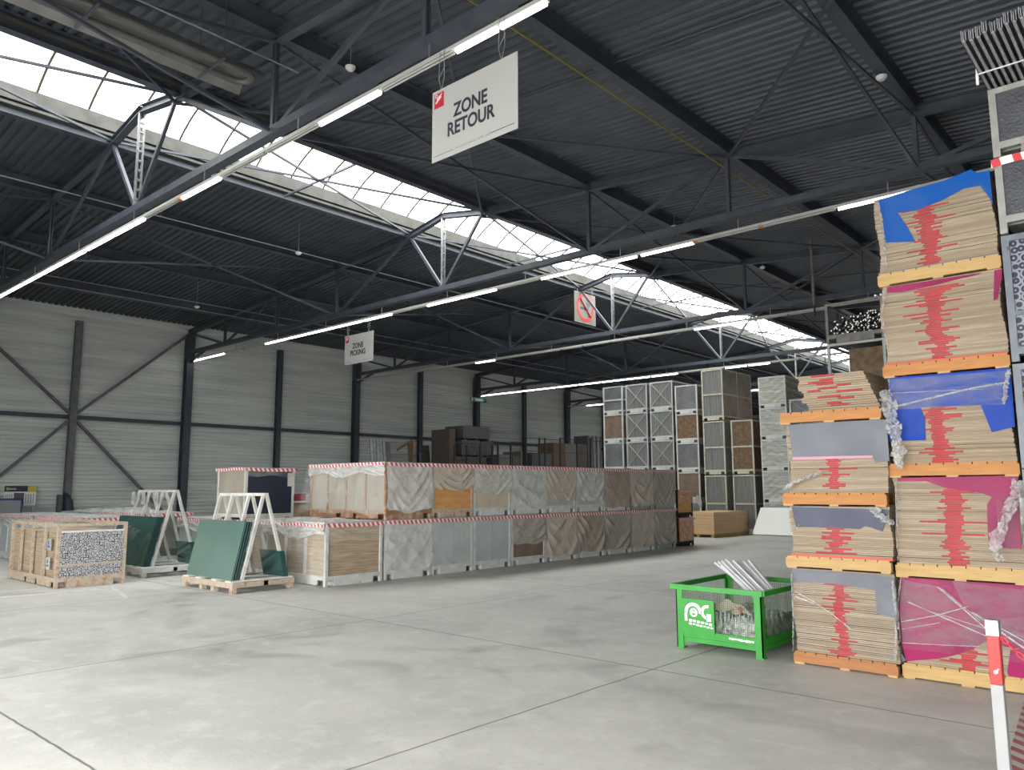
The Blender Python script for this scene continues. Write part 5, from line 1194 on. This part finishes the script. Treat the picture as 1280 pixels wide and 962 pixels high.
# no smoking sign, hung from the third truss
a = ony(717, 363, 23.3); x0s = onx(717, 382, -17.6)
t = thing('no_smoking_sign', 'square hanging sign with a red no smoking symbol', 'sign', (-17.6, 24, 8.0))
y0s, y1s, z0s, z1s = 23.30, 24.68, 8.0, 9.22
M['signo'] = mat('aged_sign_board', (.27, .25, .215), .5, 0, (.22, .20, .175), 4)
MB().box(-17.565, -17.55, y0s, y1s, z0s, z1s).build('board', M['signo'], t)
cy, cz = (y0s + y1s) / 2, (z0s + z1s) / 2 + .02
mb = MB(); n = 36
for q in range(n):
    a0, a1 = 2 * math.pi * q / n, 2 * math.pi * (q + 1) / n
    mb.poly([(-17.546, cy + r * math.cos(x), cz + r * math.sin(x)) for r, x in ((.44, a0), (.55, a0), (.55, a1), (.44, a1))], (.004, 0, 0))
mb.beam((-17.544, cy - .34, cz + .34), (-17.544, cy + .34, cz - .34), .006, .085, up=(1, 0, 0)); 
mb.build('red_ring', M['red'], t)
mb = MB().box(-17.546, -17.541, cy - .33, cy + .2, cz - .07, cz + .01)
mb.build('cigarette', M['ink'], t)
MB().tube([(-17.543, cy + .12, cz + .06), (-17.543, cy + .2, cz + .13), (-17.543, cy + .1, cz + .2), (-17.543, cy + .22, cz + .28), (-17.543, cy + .1, cz + .33)], .012, 5).tube([(-17.543, cy + .22, cz + .05), (-17.543, cy + .3, cz + .14), (-17.543, cy + .22, cz + .2)], .012, 5).build('smoke', M['ink'], t)
for yy in (y0s + .22, y1s - .22): MB().tube([(-17.555, yy, z1s - .04), (-17.555, yy, 9.42)], .012, 6).build('hanging_wire', M['galv'], t)
# green exit sign on the wall column
ea, eb = onx(588, 496, -31.3), onx(605, 503, -31.3)
t = thing('exit_sign', 'small green exit sign on the column at the fourth truss', 'sign', (-31.3, ea.y, eb.z))
MB().box(-31.34, -31.3, ea.y, eb.y + .2, eb.z, ea.z).box(-31.7, -31.34, (ea.y + eb.y) / 2 - .05, (ea.y + eb.y) / 2 + .05, eb.z + .1, ea.z - .1).build('panel', mat('exit_green', (.03, .28, .17), .4), t)
mb = MB(); w_ = eb.y + .2 - ea.y; zc_ = (ea.z + eb.z) / 2
mb.box(-31.298, -31.294, ea.y + .1, ea.y + .2, zc_ - .09, zc_ + .05)
for q in range(5): mb.box(-31.298, -31.294, ea.y + .42 + q * .13, ea.y + .42 + q * .13 + .09, zc_ - .07, zc_ + .07)
mb.build('white_symbols', M['white'], t)

# ================================================================== services under the roof
def pipe_run(name, x, z, y0, y1, r, mt, lab, hang=4.3, cat='pipe'):
    t = thing(name, lab, cat, (x, y0, z))
    MB().tube([(x, y0, z), (x, y1, z)], r, 8).build('pipe', mt, t)
    y = y0 + 1.9
    while y < y1:
        MB().tube([(x, y, z), (x, y, zd(x) + .02)], .006, 5).build('hanger', M['steel_grey'], t); y += hang
    return t
pipe_run('gas_pipe', -7.28, 8.6, YF + .1, 34, .017, M['yellow'], 'thin yellow gas pipe hung below the roof on rods')
for x, z, lab in ((-19.48, 8.62, 'thin pale sprinkler pipe between roof light and wall'), (-26.35, 8.28, 'upper of two thin pale pipes near the left wall'), (-26.75, 8.1, 'lower of two thin pale pipes near the left wall')):
    pipe_run('sprinkler_pipe', x, z, YF + .1, 62, .016, M['galv'], lab, 8.7)
for k, (px, py, z) in enumerate(((438, 86, 8.95), (1102, 98, 8.45), (843, 284, 8.95), (373, 317, 8.56), (246, 384, 8.1), (953, 335, 8.9))):
    p = onz(px, py, z); t = thing('smoke_detector', ['small white round detector left of the big sign', 'small white round detector above the tall board stacks', 'small white detector beside the second truss', 'small white detector on the sprinkler pipe', 'small white detector near the left wall eaves', 'small white detector beside the third truss'][k], 'detector', tuple(p))
    MB().tube([p + Vector((0, 0, -.03)), p + Vector((0, 0, .01)), p + Vector((0, 0, .04))], [.05, .09, .09], 14).build('body', M['white'], t)
    MB().tube([p + Vector((0, 0, .04)), (p.x, p.y, zd(p.x))], .008, 5).build('stem', M['galv'], t)
# radiant tube heater
M['heat'] = mat('heater_tube_steel', (.20, .19, .19), .45, .5, (.14, .135, .14), 3)
M['refl'] = mat('heater_reflector', (.34, .33, .33), .4, .4, (.26, .25, .25), 3)
hx, hz, hy0, hy1 = -10.95, 8.2, -2.0, 5.75
t = thing('tube_heater', 'long U-shaped radiant tube heater hung under the roof at top left', 'heater', (hx, hy1, hz))
pts = [(hx + .2, hy0, hz), (hx + .2, hy1, hz)] + [(hx + .2 * math.cos(a), hy1 + .2 * math.sin(a), hz) for a in [math.pi * q / 8 for q in range(1, 8)]] + [(hx - .2, hy1, hz), (hx - .2, hy0, hz)]
MB().tube(pts, .055, 10).build('u_tube', M['heat'], t)
MB().grid(lambda u, v: (hx + .42 * (2 * u - 1), hy0 + (hy1 + .25 - hy0) * v, hz + .13 - .22 * abs(2 * u - 1) ** 3), 14, 2).build('reflector', M['refl'], t)
for y in (-.6, 1.6, 3.5, 5.3): MB().box(hx - .45, hx + .45, y - .02, y + .02, hz - .085, hz - .058).tube([(hx + .4, y, hz - .06), (hx + .4, y, zd(hx))], .006, 5).tube([(hx - .4, y, hz - .06), (hx - .4, y, zd(hx))], .006, 5).build('hanger', M['steel'], t)
MB().tube([(hx + .62, hy0, hz + .1), (hx + .62, hy1 + .7, hz + .1)], .012, 6).build('rod', M['galv'], t)
# white drop pipe below the third truss
p = ony(1018, 385, 23.4)
t = thing('drop_pipe', 'pale vertical pipe hanging from the roof left of the pipe crate', 'pipe', (p.x, 23.4, p.z))
MB().tube([(p.x, 23.4, p.z + .1), (p.x, 23.4, zd(p.x) + .03)], .045, 10).build('pipe', M['packw'], t); MB().tube([(p.x, 23.4, p.z - .25), (p.x, 23.4, p.z + .1)], .03, 8).build('socket', M['rackd'], t)
# faded white floor lines at the left
M['oldline'] = mat('worn_white_line', (.92, .92, .9), .6, 0, (.62, .62, .6), 6)
for a, b_, w_, lab in (((0, 746), (130, 736), .09, 'worn white floor line in front of the profile crate'), ((0, 739), (60, 735), .07, 'shorter worn white line at the left edge'), ((138, 732), (160, 748), .08, 'short worn white floor line between crate and glass rack')):
    p, q = onz(*a, .001), onz(*b_, .001); solo(MB().beam(p, q, w_, .002), 'floor_line', M['oldline'], lab, 'floor line', tuple(p))
